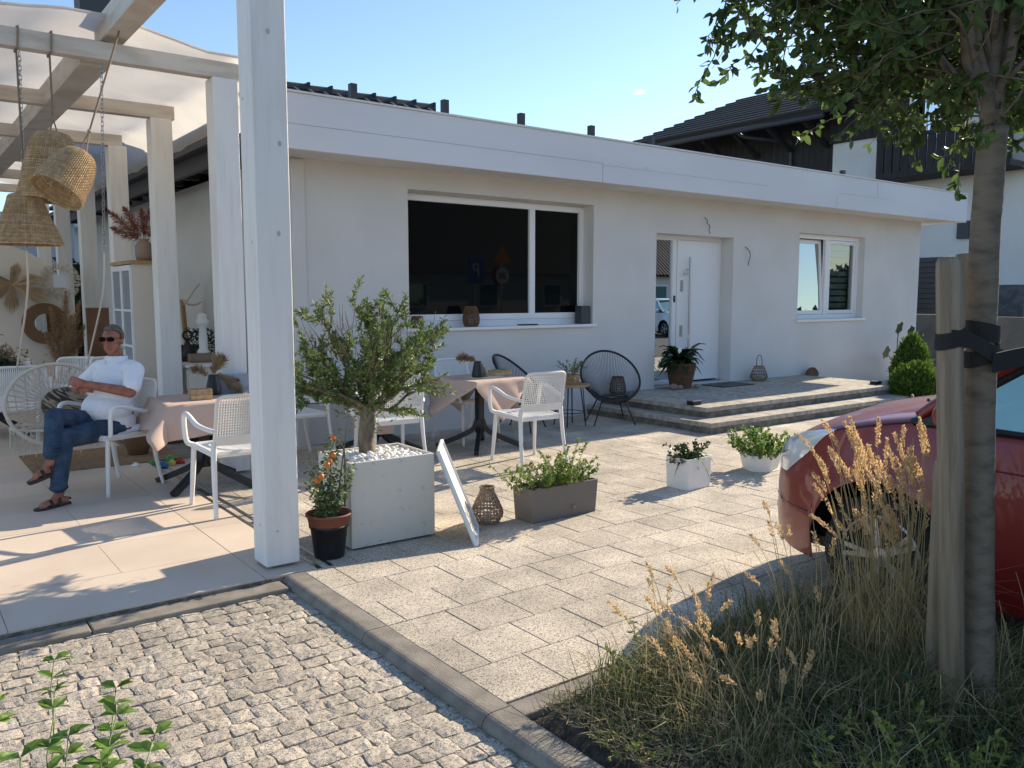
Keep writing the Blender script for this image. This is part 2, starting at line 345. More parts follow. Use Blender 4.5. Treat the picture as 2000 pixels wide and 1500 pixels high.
# terrace of large porcelain slabs
g=MB(); box(g,-9,1.955,4.51,24,-.14,-.004); struct('terrace_bed',g,'joint')
g=MB(); ys=[4.515,5.112,5.772,6.375,6.985,7.59,8.2,8.85]+[8.85+.61*k for k in range(1,26)]
for r_,(ya,yb) in enumerate(zip(ys,ys[1:])):
    box(g,1.649,1.952,ya+.0015,yb-.0015,-.03,.006)
    x=1.646; st=[1.26,.63][r_%2] if r_>0 else 1.26
    while x>-8.5:
        box(g,x-st+.0015,x-.0015,ya+.0015,yb-.0015,-.03,.006+random.uniform(-.0006,.0006)); x-=st; st=1.26
struct('terrace',g,'tile',bevel=.0012)
g=MB(); box(g,1.957,1.985,4.51,24,-.05,.004); box(g,2.035,2.06,4.51,24,-.05,.004); struct('channel_edging',g,'steel')
g=MB(); box(g,1.985,2.035,4.51,24,-.05,-.01); box(g,2.06,16,8.41,24,-.1,-.02); struct('channel',g,'kerb')
# planting bed soil
g=MB(); N=60; vs=[];
for j in range(N+1):
    for i in range(N+1):
        x=1.87+ (3.75-1.87)*i/N; y=-4+ (2.42+4)*j/N
        e=min(1,(x-1.87)/.15,(2.42-y)/.12); vs.append((x,y,-.03+.05*e+noise.noise(Vector((x*5,y*5,0)))*.02+noise.noise(Vector((x*22,y*22,3)))*.012))
g.add(vs,[(j*(N+1)+i,j*(N+1)+i+1,(j+1)*(N+1)+i+1,(j+1)*(N+1)+i) for j in range(N) for i in range(N)])
struct('soil',g,'soil',smooth=True)
# ---------------------------------------------------------------- cafe building
WY=8.407
bld=thing('cafe_building','long low white rendered cafe with flat overhanging roof, big dark window and white front door','building',(0,WY,0))
def wallpanel(mb,xs,zs,holes,y=0,depth=.21):
    for i in range(len(xs)-1):
        for j in range(len(zs)-1):
            cx=(xs[i]+xs[i+1])/2; cz=(zs[j]+zs[j+1])/2
            if any(a<cx<b and c<cz<d for a,b,c,d in holes): continue
            mb.add([(xs[i],y,zs[j]),(xs[i+1],y,zs[j]),(xs[i+1],y,zs[j+1]),(xs[i],y,zs[j+1])],[(0,1,2,3)])
    for a,b,c,d in holes:
        mb.add([(a,y,c),(b,y,c),(b,y,d),(a,y,d),(a,y+depth,c),(b,y+depth,c),(b,y+depth,d),(a,y+depth,d)],[(0,4,5,1),(1,5,6,2),(2,6,7,3),(3,7,4,0)])
D=(8.89,10.60,.262,2.49); W1=(4.84,7.68,1.22,2.80); W2=(12.31,14.30,1.20,2.645)
g=MB(); xs=sorted({3.45,16.25,D[0],D[1],W1[0],W1[1],W2[0],W2[1]}); zs=sorted({-.1,3.06,D[2],D[3],W1[2],W1[3],W2[2],W2[3]})
wallpanel(g,xs,zs,[D,W1,W2],depth=.30)
g.add([(3.45,0,-.1),(3.45,12,-.1),(3.45,12,3.06),(3.45,0,3.06)],[(0,3,2,1)])
g.add([(16.25,0,-.1),(16.25,9,-.1),(16.25,9,3.06),(16.25,0,3.06)],[(0,1,2,3)])
g.add([(3.45,12,-.1),(16.25,9,-.1),(16.25,9,3.06),(3.45,12,3.06)],[(0,1,2,3)])
obj('wall',g,'plaster',bld)
g=MB(); box(g,3.452,3.60,-.028,-.001,-.05,3.0); obj('pilaster',g,'plaster',bld,bevel=.006)
FY=-.597
g=MB(); box(g,2.95,16.8,FY,FY+.05,3.0,3.525); box(g,16.75,16.8,FY+.05,9,3.0,3.525); f=obj('fascia',g,'fascia',bld,bevel=.004)
for q in ((7.275,7.281,3.0,3.235),(2.95,7.275,3.232,3.236),(7.281,10.6,3.212,3.2145),(8.036,8.041,3.22,3.26),(12.4,12.403,3.0,3.2),(12.5,14.0,3.243,3.2455),(13.6,13.604,3.25,3.5)): g=MB(); box(g,q[0],q[1],FY-.0022,FY-.0005,q[2],q[3]); obj('panel_joint',g,'seam',f)
g=MB(); box(g,2.93,16.82,FY-.02,FY+.07,3.527,3.545); obj('coping',g,'fascia',f)
g=MB(); box(g,2.97,16.75,FY+.052,.05,3.02,3.05); box(g,16.26,16.75,.05,9,3.02,3.05); obj('soffit',g,'plaster',bld)
g=MB(); box(g,2.93,16.75,FY+.06,12,3.40,3.44); obj('roof',g,'anthracite',bld)
g=MB(); box(g,2.93,2.99,FY+.06,12,2.99,3.31); 
for k in range(16): box(g,2.99,3.45,.0+k*.75,.06+k*.75,3.1,3.22)
box(g,2.80,2.93,FY+.1,12,3.16,3.20); obj('side_eave',g,'anthracite',bld)
for i,(x,t) in enumerate(((4.03,3.77),(5.15,3.76),(6.22,3.75),(7.34,3.74),(8.43,3.73),(13.0,3.68))):
    g=MB(); box(g,x-.035,x+.035,-.34,-.27,3.44,t); box(g,x-.11,x-.035,-.35,-.27,3.44,3.60); obj('roof_bracket',g,'anthracite',bld)
def window(opening,d,name='window'):
    a,b,c,e=opening; t=.075; g=MB(); y0=d; y1=d+.07
    box(g,a,a+t,y0,y1,c,e); box(g,b-t,b,y0,y1,c,e); box(g,a+t,b-t,y0,y1,e-t,e); box(g,a+t,b-t,y0,y1,c,c+t)
    return obj(name,g,'pvc',bld,bevel=.004)
# big window
wn=window((4.84,7.68,1.30,2.78),.20)
g=MB(); box(g,6.755,6.845,.205,.265,1.375,2.705); box(g,4.84,7.68,.20,.27,1.22,1.298); obj('mullion',g,'pvc',wn,bevel=.004)
g=MB(); box(g,4.84,7.68,.225,.26,2.782,2.80); obj('head_trim',g,'pvc',wn)
for a,b in ((4.916,6.754),(6.846,7.604)):
    g=MB(); g.add([(a,.24,1.376),(b,.24,1.376),(b,.24,2.704),(a,.24,2.704)],[(0,1,2,3)]); obj('pane',g,'darkglass',wn)
g=MB(); box(g,4.80,7.72,-.045,.20,1.185,1.222); obj('window_sill',g,'pvc',wn,bevel=.005)
# right window, left sash tilted inwards
w2=window(W2,.12)
g=MB(); box(g,13.27,13.36,.125,.185,1.275,2.57); obj('mullion',g,'pvc',w2,bevel=.003)
g=MB(); box(g,12.26,14.35,-.045,.12,1.155,1.197); obj('window_sill',g,'pvc',w2,bevel=.005)
def sash(a,b,c,e,y,tilt,nm):
    mx=Matrix.Translation((0,y,c))@Matrix.Rotation(-tilt,4,'X')@Matrix.Translation((0,0,-c)); t=.065; g=MB()
    for q in ((a,a+t,c,e),(b-t,b,c,e),(a+t,b-t,e-t,e),(a+t,b-t,c,c+t)): box(g,q[0],q[1],0,.06,q[2],q[3],mx)
    s=obj('sash',g,'pvc',w2,bevel=.004); g=MB(); vs=[mx@Vector(v) for v in ((a+t,.02,c+t),(b-t,.02,c+t),(b-t,.02,e-t),(a+t,.02,e-t))]; g.add(vs,[(0,1,2,3)]); obj('pane',g,nm,s)
m=bpy.data.materials.new('window_glass'); m.use_nodes=True; n=m.node_tree.nodes; l=m.node_tree.links.new
gl=n.new('ShaderNodeBsdfGlossy'); gl.inputs['Roughness'].default_value=.01; gl.inputs[0].default_value=(.8,.85,.85,1); tr=n.new('ShaderNodeBsdfTransparent'); tr.inputs[0].default_value=(.5,.56,.55,1); ms=n.new('ShaderNodeMixShader'); ms.inputs[0].default_value=.45
l(tr.outputs[0],ms.inputs[1]); l(gl.outputs[0],ms.inputs[2]); l(ms.outputs[0],n['Material Output'].inputs[0]); M['glass']=m; m2=m.copy(); [setattr(x.inputs[0],'default_value',.22) for x in m2.node_tree.nodes if x.type=='MIX_SHADER']; M['glass2']=m2
sash(12.39,13.265,1.28,2.565,.14,R(3.6),'glass'); sash(13.365,14.22,1.28,2.565,.13,0,'glass2')
g=MB()
for k in range(11):
    z=2.5-k*.115; box(g,13.40,14.2,.27,.275,z-.085,z)
obj('blind',g,'blind',w2)
g=MB(); box(g,12.32,14.29,.9,.95,1.1,2.75); box(g,12.35,12.9,.45,.47,1.2,2.6); obj('dark_backing',g,'anthracite',w2)  # dark sheet standing in for the unlit room, narrow curtain panel before it
# door set
dr=MB(); t=.07
for q in ((8.89,8.96,.262,2.49),(9.50,9.585,.262,2.49),(10.55,10.60,.262,2.49),(8.96,9.50,2.42,2.49),(9.585,10.55,2.43,2.49),(8.96,9.50,.262,.33)): box(dr,q[0],q[1],.24,.31,q[2],q[3])
df=obj('door_frame',dr,'pvc',bld,bevel=.004)
g=MB(); g.add([(8.96,.27,.33),(9.50,.27,.33),(9.50,.27,2.42),(8.96,.27,2.42)],[(0,1,2,3)]); obj('sidelight',g,'mirrorglass',df)
g=MB(); box(g,9.588,10.547,.225,.285,.30,2.427); dl=obj('door',g,'pvc',bld,bevel=.005)
g=MB(); tube(g,[(9.80,.165,.62),(9.80,.165,2.18)],.016,10); box(g,9.66,9.81,.158,.178,1.915,1.94); box(g,9.79,9.81,.17,.225,.80,.82); box(g,9.79,9.81,.17,.225,1.98,2.0); obj('handle',g,'steel',dl,smooth=False)
for z in (1.66,.98): g=MB(); box(g,9.655,9.715,.219,.2245,z,z+.17); box(g,9.67,9.70,.21,.219,z+.03,z+.14); obj('lock_plate',g,'steel',dl)
g=MB(); box(g,9.525,9.56,.23,.2395,1.50,1.60); obj('lock_plate',g,'darkmetal',df)
g=MB(); box(g,8.9,10.6,.2,.23,.262,.28); obj('threshold',g,'steel',df)
for nm,pts in (('wire',[(9.90,-.002,2.76),(9.91,-.05,2.72),(9.895,-.06,2.68),(9.93,-.05,2.66),(9.96,-.06,2.63),(9.955,-.05,2.58),(9.97,-.055,2.52)]),('wire',[(10.88,-.002,2.36),(10.93,-.04,2.30),(10.95,-.05,2.22),(10.92,-.05,2.13),(10.90,-.06,2.07)])):
    g=MB(); tube(g,smoothpath(pts),.006,5); obj(nm,g,'darkmetal',bld)
g=MB(); tube(g,smoothpath([(16.55,.35,3.03),(16.55,.35,2.90),(16.5,.33,2.82),(16.27,.22,2.55),(16.24,.2,2.48),(16.3,.2,0)],5),.04,8); obj('downpipe',g,'anthracite',bld,smooth=True)
# entrance steps
st=thing('entrance_steps','two low stone steps in front of the white door','steps')
def slabtop(mb,x0,x1,y0,y1,z,s=.4):
    nx=max(1,round((x1-x0)/s)); ny=max(1,round((y1-y0)/s))
    for i in range(nx):
        for j in range(ny):
            a=x0+(x1-x0)*i/nx; b=x0+(x1-x0)*(i+1)/nx; c=y0+(y1-y0)*j/ny; d=y0+(y1-y0)*(j+1)/ny
            box(mb,a+.002,b-.002,c+.002,d-.002,z-.055,z+random.uniform(-.001,.001))
def course(mb,x0,x1,y0,y1,za,zb,inset,L=.42):
    x=x0+inset
    while x<x1-inset-.01:
        b=min(x+random.uniform(.9,1.1)*L,x1-inset); box(mb,x+.001,b-.001,y0+inset,y0+inset+.1,za,zb); x=b
    for xx in (x0+inset,x1-inset-.1):
        y=y0+inset+.101
        while y<y1-.02:
            b=min(y+random.uniform(.9,1.1)*L,y1); box(mb,xx,xx+.1,y+.001,b-.001,za,zb); y=b
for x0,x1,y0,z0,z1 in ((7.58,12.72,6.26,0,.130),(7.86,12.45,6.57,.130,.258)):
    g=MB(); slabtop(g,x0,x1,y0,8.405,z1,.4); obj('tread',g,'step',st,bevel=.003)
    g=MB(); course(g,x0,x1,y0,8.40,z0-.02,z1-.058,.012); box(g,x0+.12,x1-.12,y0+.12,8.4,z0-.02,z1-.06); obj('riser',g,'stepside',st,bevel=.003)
g=MB(); box(g,8.9,10.6,WY,WY+.24,.2,.2605); obj('doorstep',g,'step',st)
g=MB(); box(g,0,.72,0,.42,0,.012); o=obj('doormat',g,'black',bevel=.003); o.location=(9.80,7.88,.259); tag(o,'small flat black doormat on the paved landing before the white door','doormat')
for i,(x,y,lb) in enumerate(((7.97,6.86,'small square black floor light at the left front corner of the landing'),(12.03,6.80,'small square black floor light at the right end of the landing, beside the round bushes'))):
    if i==0:
        fl=thing('floor_light',lb,'light',(x,y,.259),0,'floor lights on the landing')
        g=MB(); box(g,-.075,.075,-.055,.055,0,.045); obj('housing',g,'black',fl,bevel=.006); g=MB(); box(g,-.078,.078,-.058,.058,.0465,.053); obj('cap',g,'steel',fl,bevel=.002)
    else: dup(fl,(x,y,.259),0,lb)
# ---------------------------------------------------------------- pergola
pg=thing('pergola','white painted timber pergola with square posts, beams and a cloth canopy over the terrace','pergola')
g=MB(); box(g,1.70,1.905,4.64,4.845,.022,4.6); o=obj('post',g,'post',pg,bevel=.008)
g=MB(); box(g,1.76,1.85,4.70,4.79,.0,.03); obj('post_shoe',g,'darkmetal',o)
for x,y,z in ((1.80,4.6392,3.05),(1.83,4.6392,1.95),(1.77,4.6392,.23),(1.85,4.6392,2.45)):
    g=MB(); ell(g,(x,y,z),(.007 if z<.5 else .011,.0012,.007 if z<.5 else .016),10,6); obj('knot',g,'knot',o)
for y,z in ((4.73,.26),(4.71,1.9),(4.78,2.7)):
    g=MB(); ell(g,(1.6992,y,z),(.0012,.008,.010),10,6); obj('knot',g,'knot',o)
for k in range(6):
    y=7.42+2.05*k; g=MB(); box(g,2.38,2.595,y,y+.2,.022,3.46); obj('post',g,'post',pg,bevel=.006)
    g=MB(); box(g,-2.6,2.63 if k!=2 else 2.55,y+.02,y+.14,3.462,3.60); obj('cross_beam',g,'beam',pg,bevel=.005)
g=MB(); box(g,1.56,1.74,3.9,7.86,3.662,3.86); obj('main_beam',g,'beam',pg,bevel=.006)
g=MB(); box(g,1.40,1.62,7.64,7.78+11,3.452,3.658); obj('main_beam',g,'beam',pg,bevel=.006)
g=MB(); box(g,-2.75,-2.55,7.4,18,3.61,3.8); obj('main_beam',g,'beam',pg,bevel=.006)
for k in range(6):
    y=7.42+2.05*k; g=MB(); box(g,-2.8,-2.6,y,y+.2,.0,3.46); obj('post',g,'post',pg,bevel=.006)
# canopy: sags between the cross beams, hangs down over the outer side
g=MB(); prof=[]; 
def canopy(u,y):
    x=-2.7+5.32*u
    z=3.63+ .17*math.exp(-((x-1.35)/.75)**2)+.06*math.exp(-((x+1)/.9)**2)
    ph=((y-7.45)/2.05); z-=.07*abs(math.sin(PI*ph))*(.5+.5*math.sin(u*5+1)); z+=.006*math.sin(x*6+y*3.1)+.012*noise.noise(Vector((x*3,y*2,1)))*2
    return Vector((x,y,z))
NU,NV=64,110; vs=[]
for j in range(NV+1):
    y=7.40+11*j/NV
    for i in range(NU+1): vs.append(canopy(i/NU,y))
    for k in range(1,13):   # hanging side
        t=k/12; e=canopy(1,y); vs.append(Vector((2.64+.05*math.sin(t*3)+.30*min(1,max(0,(y-7.6)*1.5))*t,y,e.z-t*(.60 if y<7.65 else .35)+.008*math.sin(y*9+t*6))))
Q=NU+13
g.add(vs,[(j*Q+i,j*Q+i+1,(j+1)*Q+i+1,(j+1)*Q+i) for j in range(NV) for i in range(Q-1)])
obj('canopy',g,'canvas',pg,smooth=True)
g=MB(); tube(g,[canopy(i/40,7.40) for i in range(41)],.012,6); tube(g,[(2.64,7.40,3.6),(2.68,7.40,3.4),(2.69,7.41,3.1),(2.685,7.42,2.98)],.012,6); obj('canopy_hem',g,'canvas',pg)
# ---------------------------------------------------------------- rear house with dark tiled roof
rh=thing('rear_house','dark tiled ridge roof showing above the left end of the white fascia','house')
g=MB(); box(g,3.7,8.3,15,22,0,3.4); obj('wall',g,'plaster',rh)
rf=MB(); 
for r_ in range(15):
    y0=14-r_*.35; z0=5.12-r_*.21
    for c_ in range(19):
        x=3.62+c_*.262; box(rf,x,x+.235,y0-.37,y0,z0-.215,z0-.165); 
        tube(rf,[(x+.12,y0-.37,z0-.19),(x+.12,y0,z0-.0)],.055,6)
ro=obj('roof',rf,'rooftile',rh)
g=MB()
for k in range(12): x=3.6+k*.42; tube(g,[(x,14,5.10),(x+.40,14,5.115)],.11 if k%1==0 else .1,8); box(g,x+.38,x+.42,13.9,14.1,5.05,5.235)
obj('ridge_tiles',g,'rooftile',ro)
g=MB(); g.add([(8.6,14,5.0),(8.6,9,2.2),(3.6,9,2.2),(3.6,14,5.0),(8.6,19,2.2),(3.6,19,2.2)],[(0,1,2,3),(0,3,5,4)]); obj('underlay',g,'rooftile',ro)
g=MB(); box(g,3.72,4.34,20,20.6,.0,9.4); box(g,3.62,4.44,19.9,20.7,9.4,9.5); obj('chimney',g,'anthracite',ro)
# ---------------------------------------------------------------- neighbouring alpine house
nh=thing('timber_house','white house with black timber upper floor, balcony and dark roof right of the cafe','house')
nh.location=(0,0,-.8); nh.scale=(1.5,1.5,1.5)
g=MB(); box(g,20,26,8.0,12.76,1.84,5.5); box(g,20,26,8.0,9.6,5.5,5.9); obj('wall',g,'plaster',nh)
g=MB(); box(g,19.97,26,7.97,8.9,.5,1.84); obj('stone_base',g,'terr2',nh)
g=MB(); 
for k in range(31): y=12.77+k*.2; box(g,20.15,20.19,y+.004,y+.196,2.2,6.5)
for k in range(17): y=9.45+k*.2; box(g,19.93,19.97,y+.004,y+.196,5.502,6.75)
box(g,20.0,26,9.6,12.76,5.5,6.6); box(g,20.2,22,12.76,18.9,0.5,6.5); obj('timber_cladding',g,'darkwood',nh)
def roofslab(name,p,th=.14):
    a,b,c,d=[Vector(q) for q in p]; n=(b-a).cross(d-a).normalized(); 
    if n.z<0:n=-n
    gg=MB(); gg.add([a,b,c,d]+[q+n*th for q in (a,b,c,d)],[(3,2,1,0),(4,5,6,7),(0,1,5,4),(1,2,6,5),(2,3,7,6),(3,0,4,7)])
    k=12
    for i in range(k):
        t0=i/k; t1=(i+1)/k; p0=a.lerp(d,t0)+n*(th+.02); p1=b.lerp(c,t0)+n*(th+.02); beam(gg,p0,p1,.10,.07,n)
    return obj(name,gg,'rooftile',nh)
roofslab('roof',((19,19.4,6.12),(19,12.2,6.12),(22.2,12.2,7.65),(22.2,17.2,7.65)))
roofslab('roof',((19.0,12.9,6.62),(19.0,9.2,7.3),(26,9.2,7.3),(26,12.9,6.62)))
roofslab('roof',((19.0,9.3,7.3),(19.0,7.7,5.9),(26,7.7,5.9),(26,9.3,7.3)))
g=MB(); tube(g,[(18.95,19.4,6.08),(18.95,12.4,6.05)],.07,8); tube(g,smoothpath([(19,15.0,6.0),(19.2,14.9,5.9),(20.0,14.2,5.75),(20.1,14.1,5.5),(20.1,14.1,2.5)],4),.05,8); obj('gutter',g,'anthracite',nh,smooth=True)
for k in range(6): y=13+k*1.1; g=MB(); beam(g,(19.05,y,6.02),(20.15,y,5.5),.1,.12); obj('rafter',g,'darkwood',nh)
bl=MB(); box(bl,18.95,19.96,8.0,10.95,4.32,4.44)
for k in range(15): y=7.98+k*.2; box(bl,18.95,18.99,y,y+.17,4.44,5.2)
box(bl,18.92,19.02,8.0,10.95,5.2,5.27)
for k in range(5): box(bl,19+k*.2,19.17+k*.2,10.91,10.95,4.44,5.2)
for y in (8.0,10.83): box(bl,18.94,19.06,y,y+.12,4.44,6.6)
obj('balcony',bl,'darkwood',nh)
wf=MB(); 
for q in ((9.85,9.93,5.25,6.35),(10.62,10.70,5.25,6.35),(9.93,10.62,6.27,6.35),(9.93,10.62,5.25,5.33),(10.26,10.29,5.33,6.27),(9.93,10.26,5.78,5.81),(10.29,10.62,5.78,5.81)): box(wf,19.86,19.93,*q)
wfo=obj('window',wf,'pvc',nh); g=MB(); g.add([(19.89,9.93,5.33),(19.89,10.62,5.33),(19.89,10.62,6.27),(19.89,9.93,6.27)],[(0,3,2,1)]); obj('pane',g,'mirrorglass',wfo)
g=MB(); box(g,19.9,20,9.2,9.46,2.9,3.3); obj('vent_box',g,'anthracite',nh)
# slatted fence and driveway wall beyond the building
fc=thing('slatted_fence','dark grey slatted fence standing on a low wall past the right corner of the cafe','fence')
g=MB()
for k in range(11): box(g,19.9,19.93,8.92,17,1.17+k*.122,1.28+k*.122)
box(g,19.94,19.95,8.93,17,1.16,2.5); obj('slat_panel',g,'anthracite',fc)
for k in range(5): g=MB(); box(g,19.95,20.03,9+k*1.9,9.08+k*1.9,1.0,2.55); obj('fence_post',g,'anthracite',fc)
g=MB(); box(g,19.9,20.05,8.9,17,-.1,1.15); o=obj('low_wall',g,'concrete'); tag(o,'low plain grey wall carrying the slatted fence past the cafe corner','wall')
g=MB(); box(g,19.0,19.15,2,8.2,-.1,1.15); o=obj('driveway_wall',g,'concrete'); tag(o,'low olive grey wall in front of the neighbouring white house, behind the tree trunk','wall')
g=MB(); box(g,12.7,19.0,2.2,30,-.1,-.004); struct('driveway',g,'step')
g=MB(); box(g,3.72,19,-8,2.53,-.14,-.006); struct('parking_bay',g,'asphalt')
# ---------------------------------------------------------------- white armchairs
def armchair(label,loc,rz,group):
    t=thing('armchair',label,'chair',loc,rz,group)
    N=12; g=MB(); vs=[]
    def sy(u,v): return (-.215+.43*u, -.205+.425*v, .448-.018*math.sin(PI*v)*math.sin(PI*u)+.012*v)
    # perforated seat: frame plus lattice
    for i in range(19):
        u=.06+.88*i/18; tube(g,[sy(u,v/6) for v in range(7)],.0062,4,sy=.6)
    for i in range(17):
        v=.06+.88*i/16; tube(g,[sy(u/6,v) for u in range(7)],.0062,4,sy=.6)
    rim=[sy(u,v) for u,v in ((.04,0),(.5,0),(.96,0),(1,.04),(1,.5),(1,.96),(.96,1),(.5,1),(.04,1),(0,.96),(0,.5),(0,.04))]
    tube(g,[Vector(p)-Vector((0,0,.014)) for p in rim],.02,6,closed=True,sy=1.2)
    obj('seat',g,'white',t)
    def bk(u,v):   # backrest surface
        x=(-.222+.444*u); z=.50+.345*v; y=-.215-.075*v-.035*math.sin(PI*u)
        return Vector((x*(1-.03*v),y,z))
    g=MB()
    for i in range(25):
        u=.03+.94*i/24; top=.985-.10*max(0,abs(u-.5)*2-.82)**1.2*8; tube(g,[bk(u,.18+(top-.18)*k/6) for k in range(7)],.0052,4,sy=.55)
    for i in range(15):
        v=.20+.76*i/14; e=.03 if v<.86 else .03+(v-.86)*.45; tube(g,[bk(e+(1-2*e)*k/8,v) for k in range(9)],.0052,4,sy=.55)
    for k in range(10):
        a=[bk(k/10,0),bk((k+1)/10,0),bk((k+1)/10,.2),bk(k/10,.2)]; o_=Vector((0,.008,0)); g.add(a+[p-o_ for p in a],[(0,1,2,3),(7,6,5,4),(0,4,5,1),(3,2,6,7)])
    rimp=[bk(0,0),bk(0,.3),bk(0,.6),bk(0,.86),bk(.03,.95),bk(.10,1.0),bk(.3,1.01),bk(.5,1.01),bk(.7,1.01),bk(.9,1.0),bk(.97,.95),bk(1,.86),bk(1,.6),bk(1,.3),bk(1,0)]
    tube(g,smoothpath(rimp,3),.0135,6,sy=.8)
    obj('backrest',g,'white',t)
    for s in (-1,1):
        g=MB(); tube(g,smoothpath([(s*.222,-.213,.52),(s*.226,-.212,.44),(s*.236,-.235,.22),(s*.25,-.285,0)],4),[.018,.018,.018,.019,.019,.019,.018,.018,.017,.016,.0155,.015,.014],8,sy=1.15); obj('leg',g,'white',t,smooth=True)
        g=MB(); tube(g,smoothpath([(s*.222,.215,.45),(s*.232,.235,.22),(s*.244,.255,0)],4),[.018]*5+[.016,.015,.0145,.014],8,sy=1.15); obj('leg',g,'white',t,smooth=True)
        g=MB(); tube(g,smoothpath([(s*.222,-.235,.60),(s*.262,-.16,.615),(s*.284,-.05,.635),(s*.287,.08,.675),(s*.286,.165,.69),(s*.284,.215,.675),(s*.282,.232,.62),(s*.276,.232,.52),(s*.262,.225,.47),(s*.225,.215,.452)],4),.0155,8,sy=1.25,up=Vector((1,0,0))); obj('armrest',g,'white',t,smooth=True)
    return t
G1='white plastic armchairs of the cafe'
ch=armchair('white perforated armchair with its back to the viewer, just left of the tall white post',(2.07,6.25,0),R(2),G1)
dup(ch,(4.92,6.29,0),R(-4),'white perforated armchair on the near side of the pink table with black vase')
dup(ch,(5.10,7.62,0),R(184),'white armchair tucked behind the pink table with the black vase, against the wall')
dup(ch,(3.72,6.86,0),R(-6),'white armchair just right of the olive trunk, behind the big planter')
dup(ch,(3.17,7.72,0),R(96),'white armchair seen sideways between the tall white post and the olive tree')
dup(ch,(1.455,7.485,0),R(119.4),'white armchair the seated man is sitting in')
dup(ch,(1.10,9.95,0),R(-4),'white armchair at the far left, back to the viewer, at the laid table')
dup(ch,(1.62,10.4,0),R(150),'white armchair half hidden behind the seated man, on his left in the photo')
dup(ch,(2.02,10.2,0),R(165),'white armchair half hidden behind the head of the seated man, beside the cabinet')
for o in list(C.objects):
    if o.name.startswith('armchair'): o.scale=(1.03,1.03,1.05)
# ---------------------------------------------------------------- tables
def table(label,loc,rz,top='anthracite',sx=.7,sy=.7,group='cafe tables with black spread feet'):
    t=thing('table',label,'table',loc,rz,group)
    g=MB(); box(g,-sx/2,sx/2,-sy/2,sy/2,.722,.745); obj('tabletop',g,top,t,bevel=.003)
    g=MB(); box(g,-.036,.036,-.036,.036,.16,.722); box(g,-.12,.12,-.12,.12,.712,.721); obj('column',g,'darkmetal',t,bevel=.003)
    for a in (45,135,225,315):
        c,s=math.cos(R(a)),math.sin(R(a)); g=MB(); P=smoothpath([(c*.03,s*.03,.30),(c*.07,s*.07,.20),(c*.2,s*.2,.125),(c*.46,s*.46,.018)],4)
        for p,q in zip(P,P[1:]): beam(g,p,q,.045,.05)
        obj('foot',g,'darkmetal',t)
    return t
def tablecloth(name,label,loc,rz,h=.56,a=.36,z=.749,flare=None,b=None,phi=0):
    b=b or a; N=44; hx=h; hy=h+(b-a); vs=[]; g=MB()
    for j in range(N+1):
        for i in range(N+1):
            x0=-hx+2*hx*i/N; y0=-hy+2*hy*j/N; x=x0*math.cos(phi)-y0*math.sin(phi); y=x0*math.sin(phi)+y0*math.cos(phi); ex=max(0,abs(x)-a)*(1 if x>0 else -1); ey=max(0,abs(y)-b)*(1 if y>0 else -1)
            cx=max(-a,min(a,x)); cy=max(-b,min(b,y)); e=math.hypot(ex,ey)
            if e<1e-6: vs.append(Vector((x,y,z+.0008*math.sin(x*30)*math.cos(y*23)))); continue
            ox,oy=ex/e,ey/e; out=.012+e*.13+.018*math.sin(x*17+y*13)*min(1,e*4); 
            if ex and ey: out+=e*.20*(2*min(abs(ex),abs(ey))/e)
            zz=z-e*.95
            if flare:
                wgt=max(0,ox*flare[0]+oy*flare[1])**3*min(1,e/.2); out+=e*.45*wgt; zz+=e*.12*wgt
            vs.append(Vector((cx+ox*out,cy+oy*out,zz)))
    g.add(vs,[(j*(N+1)+i,j*(N+1)+i+1,(j+1)*(N+1)+i+1,(j+1)*(N+1)+i) for j in range(N) for i in range(N)])
    o=obj(name,g,'cloth',smooth=True); o.location=loc; o.rotation_euler=(0,0,rz); m_=o.modifiers.new('solid','SOLIDIFY'); m_.thickness=.002
    return tag(o,label,'tablecloth','pink tablecloths')
T1=(2.11,7.14,0); T2=(4.98,7.20,0)
table('black-footed table under the pink cloth beside the seated man',T1,R(-4))
tablecloth('tablecloth','dusty pink tablecloth with long pointed corners on the table beside the seated man',T1,R(-4),h=.62,flare=(-.85,-.4),phi=R(6))
table('black-footed table under the pink cloth with the black vase',T2,R(6))
tablecloth('tablecloth','dusty pink tablecloth blown outwards at its left corner, under the black vase',T2,R(6),h=.565,flare=(-.95,-.25),phi=R(40))
table('wide black-topped table behind the olive tree, without flowers',(4.02,7.62,0),0,sx=1.02,sy=.68)
g=MB(); vs=[];N=20
for j in range(N+1):
    for i in range(N+1):
        u=i/N;v=j/N; s_=v*1.15
        y=.30-s_ if s_<.64 else -.352-.02*math.sin(u*9)-.05*(s_-.64); z=.748 if s_<.64 else .748-(s_-.64)*.98
        vs.append((-.48+.44*u,y,z))
g.add(vs,[(j*(N+1)+i,j*(N+1)+i+1,(j+1)*(N+1)+i+1,(j+1)*(N+1)+i) for j in range(N) for i in range(N)])
o=obj('table_runner',g,'cloth',smooth=True); o.location=(4.02,7.62,0); tag(o,'pinkish runner hanging off the left end of the wide black-topped table','table runner')
lt=table('large table with a cream cloth at the far left under the hanging basket lamps',(0.98,11.2,0),0,sx=1.5,sy=.8)
tablecloth('tablecloth','cream pink tablecloth on the large table at the far left',(0.98,11.2,0),0,h=.95,a=.76,b=.41)
